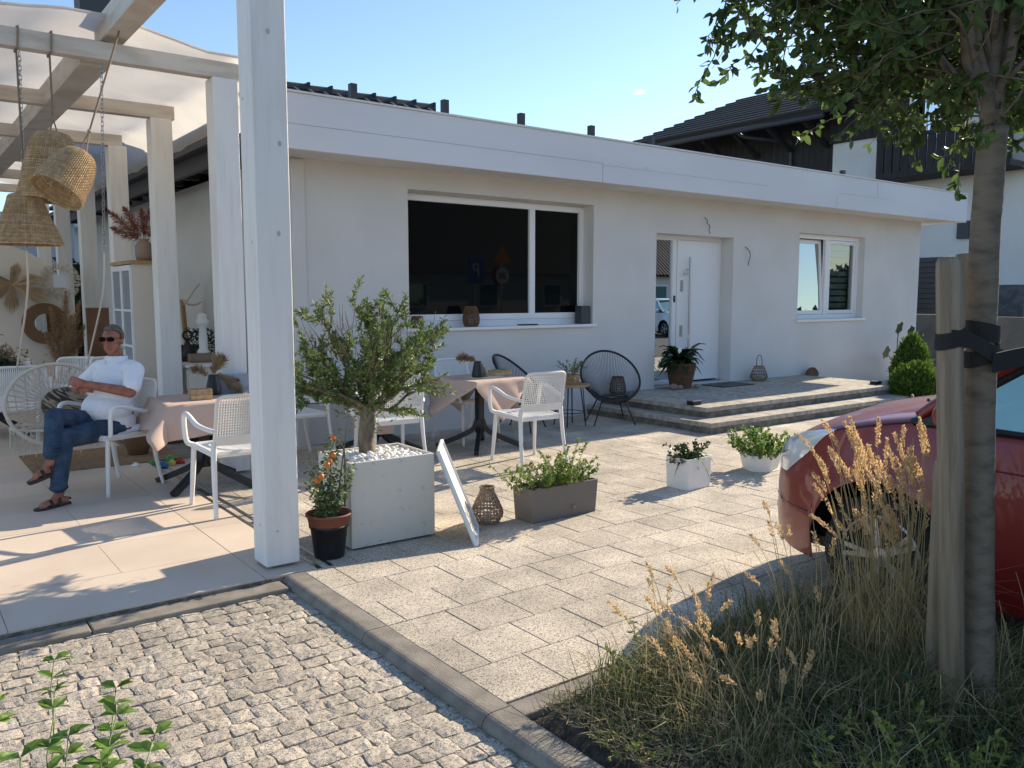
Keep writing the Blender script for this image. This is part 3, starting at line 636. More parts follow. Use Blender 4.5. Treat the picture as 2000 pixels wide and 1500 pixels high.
# things on table 1
def wickerbox(name,label,cat,loc,rz,sx,sy,h,m='wicker',group=None):
    t=thing(name,label,cat,loc,rz,group); g=MB(); n=max(3,int(h/.012))
    for k in range(n):
        z=.006+h*k/n; r=h/n*.56; tube(g,[(-sx/2,-sy/2,z),(sx/2,-sy/2,z),(sx/2,sy/2,z),(-sx/2,sy/2,z)],r,6,closed=True)
    obj('body',g,m,t)
    g=MB(); box(g,-sx/2,sx/2,-sy/2,sy/2,.0,.006); obj('base',g,m,t); return t
wickerbox('straw_basket','square straw basket for cutlery on the pink table beside the seated man','basket',(2.06,7.02,.751),R(-4),.16,.12,.085)
wickerbox('straw_basket','low straw basket with green sachets on the pink table with the black vase','basket',(5.26,7.22,.751),R(8),.22,.13,.06)
g=MB(); 
for k in range(14): box(g,5.19+k*.01,5.196+k*.01,7.18,7.26,.76,.81+random.uniform(0,.01))
o=obj('sachets',g,'green'); tag(o,'green paper sachets standing in the low straw basket','sachets')
def vase(name,label,loc,h,r0,r1,m):
    t=thing(name,label,'vase',loc,0); g=MB(); n=9; lathe(g,[(r0*.9,0),(r0,.01),(r0,h*.25),(r1,h*.96),(r1*1.03,h),(r1*.9,h),(r1*.85,h*.9)],n); obj('body',g,m,t); return t
vase('vase','black faceted vase of dried grass on the right pink table, left of the basket',(4.93,7.16,.751),.17,.062,.038,'black')
vase('vase','black faceted vase behind the straw basket on the table beside the seated man',(2.25,7.28,.751),.17,.065,.04,'black')
def plume(mb,p,d,L,Wd,n):
    L*=1.35; Wd*=1.3; n=int(n*1.5)
    d=Vector(d).normalized(); p=Vector(p)
    for i in range(n):
        t=random.random(); q=p+d*L*t+Vector((0,0,-L*.25*t*t)); dd=(d+rvec()*.8+Vector((0,0,-.25*t))).normalized(); minileaf(mb,q,dd,Wd*random.uniform(.5,1.1)*math.sin(PI*min(1,t*.85+.12))+.01,.006)
g=MB(); plume(g,(4.90,7.15,.93),(-.9,.1,.35),.17,.07,420); plume(g,(4.97,7.17,.9),(.45,0,-.9),.14,.05,200); tube(g,[(4.93,7.16,.80),(4.92,7.16,.93)],.004,4); o=obj('dried_grass',g,'fur'); tag(o,'tan bunny tail and pampas bunch leaning out of the black vase on the right pink table','dried flowers')
g=MB(); plume(g,(2.24,7.28,.93),(.35,.1,.6),.16,.09,400); plume(g,(2.28,7.28,.93),(.9,0,-.5),.18,.08,350); plume(g,(2.2,7.26,.92),(-.6,0,.5),.12,.07,200); o=obj('dried_grass',g,'fur'); tag(o,'bushy tan dried grass bunch behind the straw basket near the seated man','dried flowers')
g=MB(); box(g,0,.0,0,0,0,0); g=MB()
N=40; vs=[(0,0,.0025)]
for i in range(N): a=2*PI*i/N; r=.19*(1+.05*math.cos(a*10)); vs.append((r*math.cos(a)*1.25,r*math.sin(a)*.8,.0025))
g.add(vs,[(0,1+i,1+(i+1)%N) for i in range(N)]); o=obj('table_mat',g,'doily'); o.location=(4.99,7.14,.751); tag(o,'straw coloured scalloped mat under the black vase','table mat')
# clear storage box with things
cb=thing('storage_box','clear plastic storage box of small things at the back of the left pink table','box',(2.44,7.42,.751),R(-4))
m=bpy.data.materials.new('clear_plastic'); m.use_nodes=True; n=m.node_tree.nodes; l=m.node_tree.links.new
tr=n.new('ShaderNodeBsdfTransparent'); tr.inputs[0].default_value=(.85,.88,.92,1); ms=n.new('ShaderNodeMixShader'); ms.inputs[0].default_value=.35; b_=n['Principled BSDF']; b_.inputs['Base Color'].default_value=(.6,.66,.75,1); b_.inputs['Roughness'].default_value=.2
l(tr.outputs[0],ms.inputs[1]); l(b_.outputs[0],ms.inputs[2]); l(ms.outputs[0],n['Material Output'].inputs[0]); M['clearp']=m
g=MB(); 
for q in ((-.15,.15,-.11,-.107),(-.15,.15,.107,.11),(-.15,-.147,-.107,.107),(.147,.15,-.107,.107)): box(g,*q,0,.15)
obj('body',g,'clearp',cb)
g=MB(); box(g,-.16,.16,-.12,.12,.15,.16); obj('lid',g,'clearp',cb); g=MB(); box(g,-.05,.05,-.114,-.111,.10,.125); obj('handle',g,'black',cb)
for i,mm in enumerate(('wicker','red','white','blue')):
    g=MB(); 
    for k in range(14): ell(g,(random.uniform(-.12,.12),random.uniform(-.09,.09),random.uniform(.015,.07)),random.uniform(.012,.025),6,4)
    o=obj('clutter',g,mm); o.parent=None; o.location=(2.44,7.42,.751); o.rotation_euler=(0,0,R(-4)); tag(o,'loose %s knick-knacks inside the clear storage box'%('tan','red','white','blue')[i],'knick-knacks','things in the clear box')
# jute rug, toys and boxes on the floor behind table 1
g=MB(); box(g,1.0,2.30,8.42,9.5,.007,.017); o=obj('rug',g,'jute'); tag(o,'brown jute rug on the terrace slabs behind the pink table','rug')
for i,(x,y,mm,sz) in enumerate(((2.02,8.15,'blue',.045),(2.12,8.2,'yellow',.04),(2.2,8.22,'red',.035),(1.98,8.35,'green',.03),(2.15,8.4,'green',.05),(1.82,8.3,'white',.03))):
    g=MB(); box(g,-sz,sz,-sz*.7,sz*.7,0,sz*.8); box(g,-sz*.5,sz*.5,-sz*.4,sz*.4,sz*.8,sz*1.2); o=obj('toy',g,mm,bevel=.004); o.location=(x,y,.007 if x<1.95 else -.0); o.rotation_euler=(0,0,i*1.1); tag(o,['small blue toy block on the slabs under the left pink table','small yellow toy block beside the blue one under the left pink table','small red toy block, rightmost on the slabs under the left pink table','tiny green toy block behind the blue one','large green toy block farthest back near the rug edge','tiny white toy on the front edge of the jute rug'][i],'toy','toys under the table')
# brown flower pot w/ yellow on floor by the table
t=thing('clay_pot','brown floor pot with a yellow bloom between the seated man and the pink table','plant pot',(1.98,8.9,.017),0)
g=MB(); lathe(g,[(.09,0),(.13,.12),(.14,.3),(.11,.34),(.10,.34),(.10,.3)],14); obj('pot',g,'wickerdark',t,smooth=True); g=MB(); 
for i in range(40): minileaf(g,Vector((0,0,.33)),rvec()+Vector((0,0,.8)),.09,.03)
obj('flower',g,'yellow',t)
# ---------------------------------------------------------------- string chairs and side table
def stringchair(label,loc,rz):
    t=thing('string_chair',label,'chair',loc,rz,'black string chairs against the wall')
    c=Vector((0,.0,.60)); U=Vector((1,0,0)); V=Vector((0,-.30,.29))
    rim=[c+U*(.375*math.cos(2*PI*i/48)*(1-.08*math.sin(2*PI*i/48)))+V*math.sin(2*PI*i/48) for i in range(48)]
    g=MB(); tube(g,rim,.014,8,closed=True); obj('rim',g,'black',t,smooth=True)
    low=[Vector((.16*math.cos(2*PI*i/48),.03+.15*math.sin(2*PI*i/48)*-1*-1,.325+.0*i)) for i in range(48)]
    g=MB(); tube(g,low,.009,6,closed=True); obj('seat_ring',g,'black',t,smooth=True)
    g=MB()
    for i in range(96):
        a=2*PI*i/96; p=c+U*(.375*math.cos(a)*(1-.08*math.sin(a)))+V*math.sin(a); q=Vector((.155*math.cos(a),.03-.0+.145*math.sin(a)*-1,.325)) if False else Vector((.155*math.cos(a),.03-.145*math.sin(a)*1.0*( 1),.325))
        q=Vector((.155*math.cos(a),.05-.13*math.sin(a),.325)); mid=(p+q)/2+Vector((0,-.02*math.sin(a),-.05))
        tube(g,smoothpath([p,mid,q],3),.0028,4,cap=False)
        if i%4==0: tube(g,[q,Vector((.02*math.cos(a),.05,.315))],.0028,4,cap=False)
    obj('cords',g,'black',t)
    for x,y in ((.25,.24),(-.25,.24),(.24,-.20),(-.24,-.20)):
        g=MB(); tube(g,[(x*.55,.04+y*.5,.325),(x*1.05,y*1.05,0)],.0085,6); ell(g,(x*1.05,y*1.05,.008),.012,8,5); obj('leg',g,'black',t)
    return t
sc=stringchair('black string chair with an oval frame next to the entrance steps',(7.30,7.66,0),R(180-28))
dup(sc,(6.05,7.92,0),R(180+32),'black string chair mostly hidden behind the right pink table')
t=thing('side_table','small round wooden side table on thin black legs between the string chairs','table',(6.74,7.78,0),0)
g=MB(); lathe(g,[(.23,.49),(.24,.495),(.24,.515),(.235,.52),(0,.52)],32); obj('tabletop',g,'wood',t)
for a in (40,130,220,310):
    c,s=math.cos(R(a)),math.sin(R(a)); g=MB(); tube(g,[(c*.13,s*.13,.49),(c*.2,s*.2,0)],.008,6); tube(g,[(c*.16,s*.16,.49),(c*.2,s*.2,.01)],.006,5); obj('leg',g,'black',t)
g=MB(); tube(g,[(.17*math.cos(k*PI/10),.17*math.sin(k*PI/10),.17) for k in range(20)],.005,5,closed=True); obj('stretcher',g,'black',t)
# ---------------------------------------------------------------- lantern weaving helper
def woven(mb,prof,nv,nh,r,mx=Matrix(),jit=.002,dense=None):
    """prof: list of (radius,z)"""
    P=smoothpath([Vector((a,0,b)) for a,b in prof],6); L_=len(P)
    for i in range(nv):
        a=2*PI*i/nv; tube(mb,[mx@Vector(((p.x+random.uniform(-jit,jit))*math.cos(a),(p.x)*math.sin(a),p.z)) for p in P],r,4,cap=False)
    for k in range(nh):
        t=(k+.5)/nh*(L_-1); i=int(t); p=P[i].lerp(P[min(i+1,L_-1)],t-i); n=max(14,nv)
        tube(mb,[mx@Vector(((p.x+ (r if (j+k)%2 else -r)+random.uniform(-jit,jit)*.5)*math.cos(2*PI*j/n),(p.x+(r if (j+k)%2 else -r))*math.sin(2*PI*j/n),p.z+random.uniform(-jit,jit))) for j in range(n)],r*1.15,4,closed=True)
def lantern(name,label,loc,prof,m,nv=22,nh=13,r=.0045,handle=None):
    t=thing(name,label,'lantern',loc,0); g=MB(); woven(g,prof,nv,nh,r); obj('body',g,m,t)
    g=MB(); lathe(g,[(.03,.004),(.032,.01),(.032,.09),(0,.09)],12); obj('candle',g,'pebble',t)
    if handle:
        g=MB(); tube(g,smoothpath(handle),.006,6); obj('handle',g,'darkmetal',t)
    return t
lantern('wicker_lantern','pear shaped woven lantern on the slabs between the leaning board and the taupe trough',(3.34,4.74,0),[(.075,.005),(.105,.05),(.108,.09),(.085,.15),(.055,.21),(.045,.25),(.05,.26)],'driftwood',26,15)
lantern('wicker_lantern','small brown woven lantern on the sill of the big dark window',(5.73,WY+.05,1.223),[(.075,.005),(.098,.06),(.095,.14),(.078,.21),(.06,.245)],'wickerdark',24,18)
lantern('wicker_lantern','grey wicker lantern with a tall hoop handle on the landing right of the door',(11.05,8.20,.259),[(.09,.005),(.13,.05),(.12,.11),(.075,.22),(.07,.23)],'driftwood',20,11,.005,[(-.07,0,.23),(-.065,0,.33),(-.03,0,.40),(.03,0,.40),(.065,0,.33),(.07,0,.23)])
lantern('wicker_lantern','second woven lantern on the window sill, half hidden by the olive branches',(4.98,WY+.06,1.223),[(.05,.005),(.07,.04),(.068,.1),(.055,.14)],'wickerdark',16,10)
g=MB(); box(g,0,.16,0,.13,0,.24); o=obj('metal_box',g,'anthracite',bevel=.005); o.location=(7.49,WY+.02,1.223); tag(o,'upright brushed metal box on the right end of the window sill','box')
g=MB(); box(g,-.13,.13,-.05,.05,0,.015); o=obj('dark_tray',g,'black'); o.location=(6.62,WY+.07,1.223); tag(o,'flat dark object lying on the sill under the window mullion','tray')
# hedgehog like mat of stones: woven dome at the wall
t=thing('doorstop','small brown dome shaped hedgehog figure on the landing by the wall','figure',(12.6,8.27,.259),0)
g=MB(); ell(g,(0,0,.0),(.14,.08,.12),16,10)
for i in range(500):
    a=rvec(); a.z=abs(a.z); minileaf(g,Vector((a.x*.13,a.y*.075,a.z*.115)),a+rvec()*.4,.02,.008)
obj('body',g,'wickerdark',t)
lantern('wicker_lantern','brown woven lantern on the landing seen through the cords of the string chair',(7.98,8.22,.259),[(.09,.005),(.11,.05),(.10,.14),(.08,.22),(.075,.24)],'wickerdark',20,13)
# ---------------------------------------------------------------- leaning board
bb=thing('leaning_board','narrow white wooden board leaning against the right side of the olive planter','board')
n0=Vector((2.955,4.315,.0)); dv=Vector((.27,.385,0)); topn=Vector((2.905,4.69,.56)); th=Vector((-.82,.57,0)).normalized()*.016
upv=(topn-n0)
g=MB(); q=[n0,n0+dv,n0+dv+upv,n0+upv]; g.add(q+[p+th for p in q],[(0,1,2,3),(7,6,5,4),(0,4,5,1),(1,5,6,2),(2,6,7,3),(3,7,4,0)]); obj('panel',g,'planter',bb,bevel=.002)
g=MB()
for a,b in ((q[0],q[3]),(q[1],q[2]),(q[0],q[1]),(q[3],q[2])): beam(g,Vector(a)-th*.3,Vector(b)-th*.3,.02,.02,th)
obj('frame',g,'post',bb)
# ---------------------------------------------------------------- pendant lamps
def pendant(label,loc,prof,mx,nv,nh,r,m,top,attach,loop=True,Yt=7.5):
    k=Yt/loc[1]; L_=Vector((0,0,1.6))+(Vector(loc)-Vector((0,0,1.6)))*k
    t=thing('pendant_lamp',label,'lamp',L_,0,'woven pendant lamps under the pergola')
    g=MB(); woven(g,[(a*k,b*k) for a,b in prof],nv,nh,r*k,mx,jit=.001); obj('shade',g,m,t)
    tp=mx@Vector((0,0,top*k)); at=Vector(attach)-L_ if attach else Vector((tp.x,0,3.46-L_.z))
    g=MB(); kn=tp.lerp(at,.18); tube(g,[mx@Vector((-.03,0,top*k-.015)),kn],.006,6); tube(g,[mx@Vector((.03,0,top*k-.015)),kn],.006,6); ell(g,kn,.016,8,6); tube(g,[kn,at],.0075,6)
    if loop: tube(g,[(at.x,-.075,at.z-.008),(at.x+.01,-.075,at.z+.148),(at.x,.085,at.z+.148),(at.x,.085,at.z-.008)],.0085,6,closed=True)
    obj('rope',g,'driftwood',t); return t
bell=[(.03,.36),(.09,.35),(.13,.30),(.155,.22),(.17,.12),(.185,.03),(.19,.0)]
cone=[(.02,.33),(.085,.32),(.105,.27),(.135,.18),(.18,.08),(.205,.0)]
pendant('lowest woven lamp, a wide conical straw shade at the left edge of the photo',(.84,6.7,1.95),[(a*1.08,b*1.05) for a,b in cone],Matrix(),72,48,.0036,'wicker',.345,None)
pendant('middle woven lamp, an upright bell shaped straw shade on a thick rope',(1.02,6.9,2.28),[(a*1.1,b*1.35) for a,b in bell],Matrix.Rotation(R(6),4,'Y'),72,52,.0036,'wicker',.485,None)
pendant('rightmost woven lamp, a bell shaped shade hanging tilted and glowing in the sun',(1.02,6.62,2.31),[(a*.95,b*1.0) for a,b in bell],Matrix.Rotation(R(34),4,'Y')@Matrix.Rotation(R(-14),4,'X'),72,46,.0034,'wicker',.36,(1.63,7.3,3.665),False,6.95)
# ---------------------------------------------------------------- macrame swing chair
sw=thing('swing_chair','white macrame hoop swing chair hung from two chains behind the seated man','swing',(1.23,8.6,0),0)
H=[Vector((.42*math.cos(2*PI*i/40),-.12+.10*math.sin(2*PI*i/40)*1,.62+.36*math.sin(2*PI*i/40))) for i in range(40)]
g=MB(); tube(g,H,.017,8,closed=True); obj('hoop',g,'rope',sw,smooth=True)
g=MB(); SR=[Vector((.36*math.cos(2*PI*i/36),.10+.30*math.sin(2*PI*i/36),.40)) for i in range(36)]; tube(g,SR,.014,6,closed=True)
for i in range(36): tube(g,[SR[i],SR[(i*7+13)%36]],.004,4)
obj('seat_ring',g,'rope',sw)
g=MB()
for i in range(40):
    a=H[i]; b=H[(i*1+17)%40]; c=Vector((0,.22,.60)); tube(g,smoothpath([a,(a+b)/2*.45+c*.55,b],3),.004,4)
    if i%2==0: tube(g,[a,SR[(i*36//40)%36]],.004,4)
obj('netting',g,'rope',sw)
g=MB()
for i in range(36):
    p=SR[i]
    if p.y<.25:
        for k in range(5): tube(g,[p+Vector((random.uniform(-.02,.02),random.uniform(-.01,.01),0)),p+Vector((random.uniform(-.03,.03),0,-random.uniform(.12,.24)))],.003,4)
obj('fringe',g,'rope',sw)
def chainlink(mb,p0,p1,step=.034):
    p0=Vector(p0);p1=Vector(p1);n=int((p1-p0).length/step); d=(p1-p0)/n
    for i in range(n):
        c=p0+d*(i+.5); a=Vector((1,.4,0)).normalized() if i%2 else Vector((-.4,1,0)).normalized(); dd=d.normalized()*.022
        tube(mb,[c+dd+a*.004,c+dd*.6+a*.010,c-dd*.6+a*.010,c-dd+a*.004,c-dd-a*.004,c-dd*.6-a*.010,c+dd*.6-a*.010,c+dd-a*.004],.003,4,closed=True)
for x,xt in ((-.32,-.27),(.23,.30)):
    g=MB(); chainlink(g,(xt,-1.1,3.44),(x+.02,-1.1,1.95)); obj('chain',g,'chain',sw)
    g=MB(); tube(g,smoothpath([(x+.02,-1.1,1.95),(x+.03,-.9,1.6),(x*1.0,-.25,.98)]),.008,6); obj('swing_rope',g,'rope',sw)
g=MB(); ell(g,(0,0,0),(.2,.09,.19),20,12); o=obj('cushion',g,'cushion',smooth=True); o.location=(1.28,8.42,.60); o.rotation_euler=(R(20),R(30),0); tag(o,'brown and cream striped cushion lying in the macrame swing chair','cushion')
# ---------------------------------------------------------------- back of the terrace
t=thing('backdrop_panel','round topped cream photo backdrop panel at the far end of the terrace','panel',(1.22,13.2,0),0)
ol=[(-.95,.0)]+[(.95,0)]+[(.95*math.cos(a),1.32+.97*math.sin(a)) for a in [PI*k/24 for k in range(25)]]
g=MB(); prism(g,ol,0,.06,Matrix.Rotation(R(90),4,'X')); obj('panel',g,'cream',t)
g=MB(); prism(g,[(-1.15,0),(1.15,0),(1.15,.08),(-1.15,.08)],-.1,.16,Matrix.Rotation(R(90),4,'X')); obj('base',g,'cream',t)
t=thing('wreath','pale straw wreath with a small white picture hanging on the backdrop panel','wreath',(1.78,12.6,1.76),0)
t.location=(2.0,13.08,1.80)
g=MB()
for i in range(900):
    a=random.uniform(0,2*PI); r=random.uniform(.13,.235); minileaf(g,Vector((r*math.cos(a),random.uniform(-.02,.03),r*math.sin(a))),Vector((math.cos(a),-.2,math.sin(a)))+rvec()*.6,.05,.012)
obj('ring',g,'cream',t); g=MB(); box(g,-.08,.08,-.03,-.01,-.09,.09); obj('picture',g,'bluesky',t)
t=thing('round_mirror','small round mirror in a wide wooden ring frame on the backdrop panel','mirror',(1.79,13.08,1.22),0)
mxr=Matrix.Rotation(R(90),4,'X'); g=MB(); lathe(g,[(.13,-.02),(.13,.03),(.27,.045),(.28,.02),(.28,-.02)],32,mx=mxr); obj('frame',g,'wickerdark',t); g=MB(); lathe(g,[(.135,.0),(0,.0)],28,mx=mxr); obj('glass',g,'mirrorglass',t)
t=thing('dried_palm','large dried palm fan leaves on the left of the backdrop panel','dried leaves',(1.42,13.02,1.76),0)
g=MB()
for a0,Ln in ((15,.36),(-28,.52),(75,.30),(165,.4),(215,.4),(265,.42)):
    d=Vector((math.cos(R(a0)),-.1,math.sin(R(a0))))
    for k in range(11):
        b=(k-5)*3.2; dd=Vector((math.cos(R(a0+b)),-.12,math.sin(R(a0+b)))); ribbon(g,[Vector((0,0,0)),dd*Ln*.5+Vector((0,-.02*abs(k-5)*.3,0)),dd*Ln*(1-abs(k-5)*.05)],.045,side=Vector((-dd.z,.3,dd.x)).normalized())
obj('fronds',g,'fur',t)
def pampasbunch(name,label,loc,base,m,dirs,pot,potm):
    t=thing(name,label,'dried flowers',loc,0); g=MB()
    for d,Ln in dirs:
        d=Vector(d).normalized(); tube(g,[(0,0,base*.5),d*.1+Vector((0,0,base))],.003,4)
        p=Vector((0,0,base))+d*.05
        for i in range(int(900*Ln)):
            t_=random.random(); q=p+d*Ln*t_; minileaf(g,q,(d*.9+rvec()*.7+Vector((0,0,-.2))),.09*math.sin(PI*min(1,t_*.8+.15))+.015,.006)
    obj('plumes',g,m,t)
    if pot: g=MB(); lathe(g,pot,18); obj('vase',g,potm,t,smooth=True)
    return t
pampasbunch('pampas_arrangement','tall tan pampas grass beside the round mirror on the backdrop',(1.98,12.9,0),.5,'pampas',[((.05,0,1),1.1),((.2,-.1,1),1.0),((-.15,0,1),.9),((.3,0,.8),.7),((-.3,-.1,.8),.6),((.1,-.2,1),.8)],[(.12,0),(.16,.2),(.13,.5),(.1,.5)],'wicker')
# dark hedge between posts
g=MB()
for i in range(11000):
    p=Vector((random.uniform(-6,3.4),random.uniform(19.2,20.0),random.uniform(0,2.35))); minileaf(g,p,rvec(),.16,.09)
box(g,-6,3.4,19.5,19.9,0,2.25); o=obj('hedge',g,'hedge'); tag(o,'dark green hedge closing the far end of the terrace','hedge')
g=MB(); box(g,-8,3.9,22,24,0,3.3); box(g,-8.2,4.0,21.8,24,3.3,3.45); o=obj('garden_building',g,'bluesky'); tag(o,'pale blue rendered wall far behind the hanging basket lamps','wall')
t=thing('brown_screen','brown board standing behind the seated man left of the cabinet','board',(2.16,11.5,0),0); g=MB(); box(g,-.13,.13,0,.03,.0,1.45); obj('board',g,'brownwood',t)
# glazed cabinet
t=thing('cabinet','tall white glazed cabinet with grey sides behind the seated man','cabinet',(2.24,9.9,0),0)
a0=R(-24); mz=Matrix.Rotation(a0,4,'Z'); t.rotation_euler=(0,0,R(-90)); t.location=(2.25,10.48,0)
wd,dp=.92,.40
g=MB(); box(g,-wd/2,wd/2,0,dp,0,.08); box(g,-wd/2,-wd/2+.02,0,dp,.08,1.95); box(g,wd/2-.02,wd/2,0,dp,.08,1.95); box(g,-wd/2+.02,wd/2-.02,dp-.02,dp,.08,1.95); box(g,-wd/2+.02,wd/2-.02,.02,dp-.02,.70,.72); box(g,-wd/2+.02,wd/2-.02,.02,dp-.02,1.30,1.315); obj('carcass',g,'cream',t)
g=MB(); box(g,-wd/2-.03,wd/2+.03,-.03,dp+.02,1.95,1.99); obj('top',g,'wood',t)
for s in (-1,1):
    x0,x1=(-wd/2,-.003) if s<0 else (.003,wd/2); g=MB()
    for q in ((x0,x0+.04,.10,1.94),(x1-.04,x1,.10,1.94),(x0+.04,x1-.04,1.88,1.94),(x0+.04,x1-.04,.10,.62),(x0+.04,x1-.04,1.02,1.045),(x0+.04,x1-.04,1.42,1.445)): box(g,q[0],q[1],-.022,0,q[2],q[3])
    d_=obj('door',g,'white',t); g=MB(); box(g,x0+.04,x1-.04,-.012,-.008,.62,1.88); obj('pane',g,'carglass' if 0 else 'clearp',d_)
    g=MB(); ell(g,((-.03 if s<0 else .03),-.035,1.0),.012,8,5); obj('knob',g,'steel',d_)
for k,(z,mm) in enumerate(((1.315,'red'),(1.315,'driftwood'),(.72,'black'),(.08,'wickerdark'))):
    g=MB(); [lathe(g,[(.03,0),(.035,.05),(.03,.2),(.02,.24)],10,c=(-.33+.11*j,.2,z)) for j in range(7)]; o=obj('jar',g,mm,t)
pampasbunch('pampas_vase','dark red pampas grass in a grey ribbed vase on top of the cabinet',(2.42,10.15,1.995),.22,'redpampas',[((-.9,0,.8),.42),((-.5,-.1,.9),.36),((.25,0,1),.34),((.0,.1,.9),.3),((.5,0,.55),.3),((-.8,.1,.35),.3)],[(.085,0),(.095,.05),(.095,.16),(.07,.2),(.05,.22),(.06,.24)],'driftwood')
# chest of drawers with decorations
t=thing('dresser','low cream chest of drawers covered with decorations between two white posts','dresser',(2.88,10.0,0),R(-90))
g=MB(); box(g,-.55,.55,-.22,.22,.04,.81); obj('carcass',g,'cream',t,bevel=.006); g=MB(); box(g,-.57,.57,-.25,.24,.81,.84); obj('top',g,'white',t,bevel=.006)
for k in range(3): g=MB(); box(g,-.53,.53,-.236,-.221,.06+k*.25,.29+k*.25); d_=obj('drawer',g,'cream',t,bevel=.004); g=MB(); ell(g,(0,-.25,.2+k*.255),.015,8,5); obj('knob',g,'steel',d_)
DZ=.842
def deco(name,label,cat,loc,parts):
    t=thing(name,label,cat,(loc[0],loc[1],DZ),0)
    for pn,g,mm in parts: obj(pn,g,mm,t,smooth=True)
def G(*c):
    g=MB()
    for f,*a in c: f(g,*a)
    return g
deco('ball','round red ball ornament on the left of the chest of drawers','ornament',(2.73,10.42),[('ball',G((ell,(0,0,.075),.072,16,10)),'red')])
deco('tray_of_leaves','low bowl of brown dried leaves beside the red ball','bowl',(2.76,10.22),[('bowl',G((lathe,[(.05,0),(.11,.03),(.15,.055),(.14,.055),(.05,.01)],18)),'wicker')])
deco('figurine','black figure with a round ring head on the chest of drawers','figurine',(2.82,10.02),[('body',G((lathe,[(.09,0),(.10,.08),(.085,.16),(.03,.2),(.02,.24)],14),(tube,[(.05*math.cos(k*PI/8),0,.30+.05*math.sin(k*PI/8)) for k in range(16)],.014,6,True,1,True)),'black')])
deco('candle_holder','white turned wooden candle holder on a grey stone block','candle holder',(2.93,9.80),[('stand',G((lathe,[(.07,.10),(.075,.12),(.045,.16),(.05,.25),(.04,.38),(.06,.42),(.075,.44),(.075,.47),(.05,.5),(.06,.53),(.03,.56)],16)),'white'),('block',G((box,-.16,.16,-.08,.08,0,.095)),'driftwood')])
deco('grey_crate','grey wooden crate behind the black ring figure','crate',(2.96,10.38),[('crate',G((box,-.14,.14,-.08,.08,0,.17)),'driftwood')])
t=thing('coat_stand','natural branch coat stand with two pale curved arms against the wall','coat stand',(3.18,11.4,0),0)
g=MB(); beam(g,(.06,0,0),(-.02,0,1.55),.09,.04); obj('board',g,'wood',t); g=MB(); tube(g,smoothpath([(-.02,-.03,1.48),(.04,-.06,1.56),(.12,-.06,1.68),(.19,-.06,1.76)],4),.016,6); tube(g,smoothpath([(-.03,-.03,1.55),(.02,-.06,1.50),(.12,-.06,1.48),(.2,-.06,1.52)],4),.014,6); obj('branch',g,'cream',t)
g=MB()
for i in range(500): minileaf(g,Vector((random.gauss(0,.09),random.gauss(0,.05),random.uniform(.0,.35)+.02)),rvec(),.06,.02)
o=obj('dried_bouquet',g,'hedge'); o.location=(3.02,10.1,DZ); tag(o,'dark green dried bouquet behind the white candle holder','dried flowers')
# laid table at far left
def onlt(name,label,cat,x,mm,fn):
    g=MB(); fn(g); o=obj(name,g,mm,smooth=True); o.location=(x+.2,11.1,.751); tag(o,label,cat)
onlt('teapot','small white teapot on the far left laid table','teapot',.80,'white',lambda g:(ell(g,(0,0,.07),(.09,.09,.07)),tube(g,smoothpath([(.08,0,.06),(.14,0,.09),(.17,0,.12)]),.012,6),tube(g,smoothpath([(-.08,0,.1),(-.14,0,.1),(-.14,0,.05),(-.08,0,.04)]),.008,6)))
onlt('teapot','second white pot, right of the first on the far left table','teapot',1.12,'white',lambda g:(ell(g,(0,0,.05),(.07,.07,.05)),ell(g,(0,0,.11),(.02,.02,.02))))
onlt('dark_cup','small dark grey mug on the far left laid table','mug',.95,'darkmetal',lambda g:lathe(g,[(.035,0),(.045,.02),(.045,.12),(.04,.12),(.035,.03)],14))
g=MB()
for i in range(1400): minileaf(g,Vector((random.gauss(0,.16),random.gauss(0,.08),abs(random.gauss(.12,.08)))),rvec(),.07,.03)
o=obj('dried_centrepiece',g,'fur'); o.location=(.85,11.15,.751); tag(o,'brown dried flower centrepiece at the left end of the far left table','dried flowers')
g=MB()
for i in range(500): minileaf(g,Vector((random.gauss(0,.1),random.gauss(0,.06),abs(random.gauss(.06,.05)))),rvec(),.07,.03)
o=obj('green_sprig',g,'leafdark'); o.location=(1.0,10.95,.751); tag(o,'dark green sprig in front of the brown centrepiece on the far left table','plant')
# ---------------------------------------------------------------- olive planter
t=thing('planter_box','big square off-white planter box holding the olive tree','planter',(2.272,4.70,0),R(-1))
g=MB(); s,h=.605,.56
for q in ((0,s,0,.02),(0,s,.48,.50),(0,.02,.02,.48),(s-.02,s,.02,.48)): box(g,*q,.012,h)
obj('box',g,'planter',t,bevel=.004)
g=MB(); box(g,.03,s-.03,.03,.47,0,.012); obj('plinth',g,'black',t)
g=MB(); box(g,.02,s-.02,.02,.48,.40,h-.035)
for i in range(420):
    x,y=random.uniform(.035,s-.035),random.uniform(.035,.465); r=random.uniform(.011,.022); hh=.015*math.exp(-((x-.3)**2+(y-.25)**2)/.02)
    ell(g,(x,y,h-.032+hh+random.uniform(0,.018)),(r,r*random.uniform(.7,1),r*random.uniform(.55,.8)),8,5,Matrix.Rotation(random.uniform(0,3),3,'Z'))
tag(obj('pebbles',g,'pebble',t,smooth=True),None,None,None,'stuff')
def limb(mb,p,q,r0,r1,sag=0,k=6,n=7,wob=.02):
    p=Vector(p);q=Vector(q); P=[]
    for i in range(k+1):
        u=i/k; P.append(p.lerp(q,u)+Vector((0,0,sag*4*u*(1-u)))+rvec()*wob*math.sin(PI*u))
    tube(mb,P,[r0+(r1-r0)*i/k for i in range(k+1)],n); return P
ot=thing('olive_tree','small potted olive tree with a wide bushy crown and bare twigs on top','tree',(2.565,5.03,.50),0)
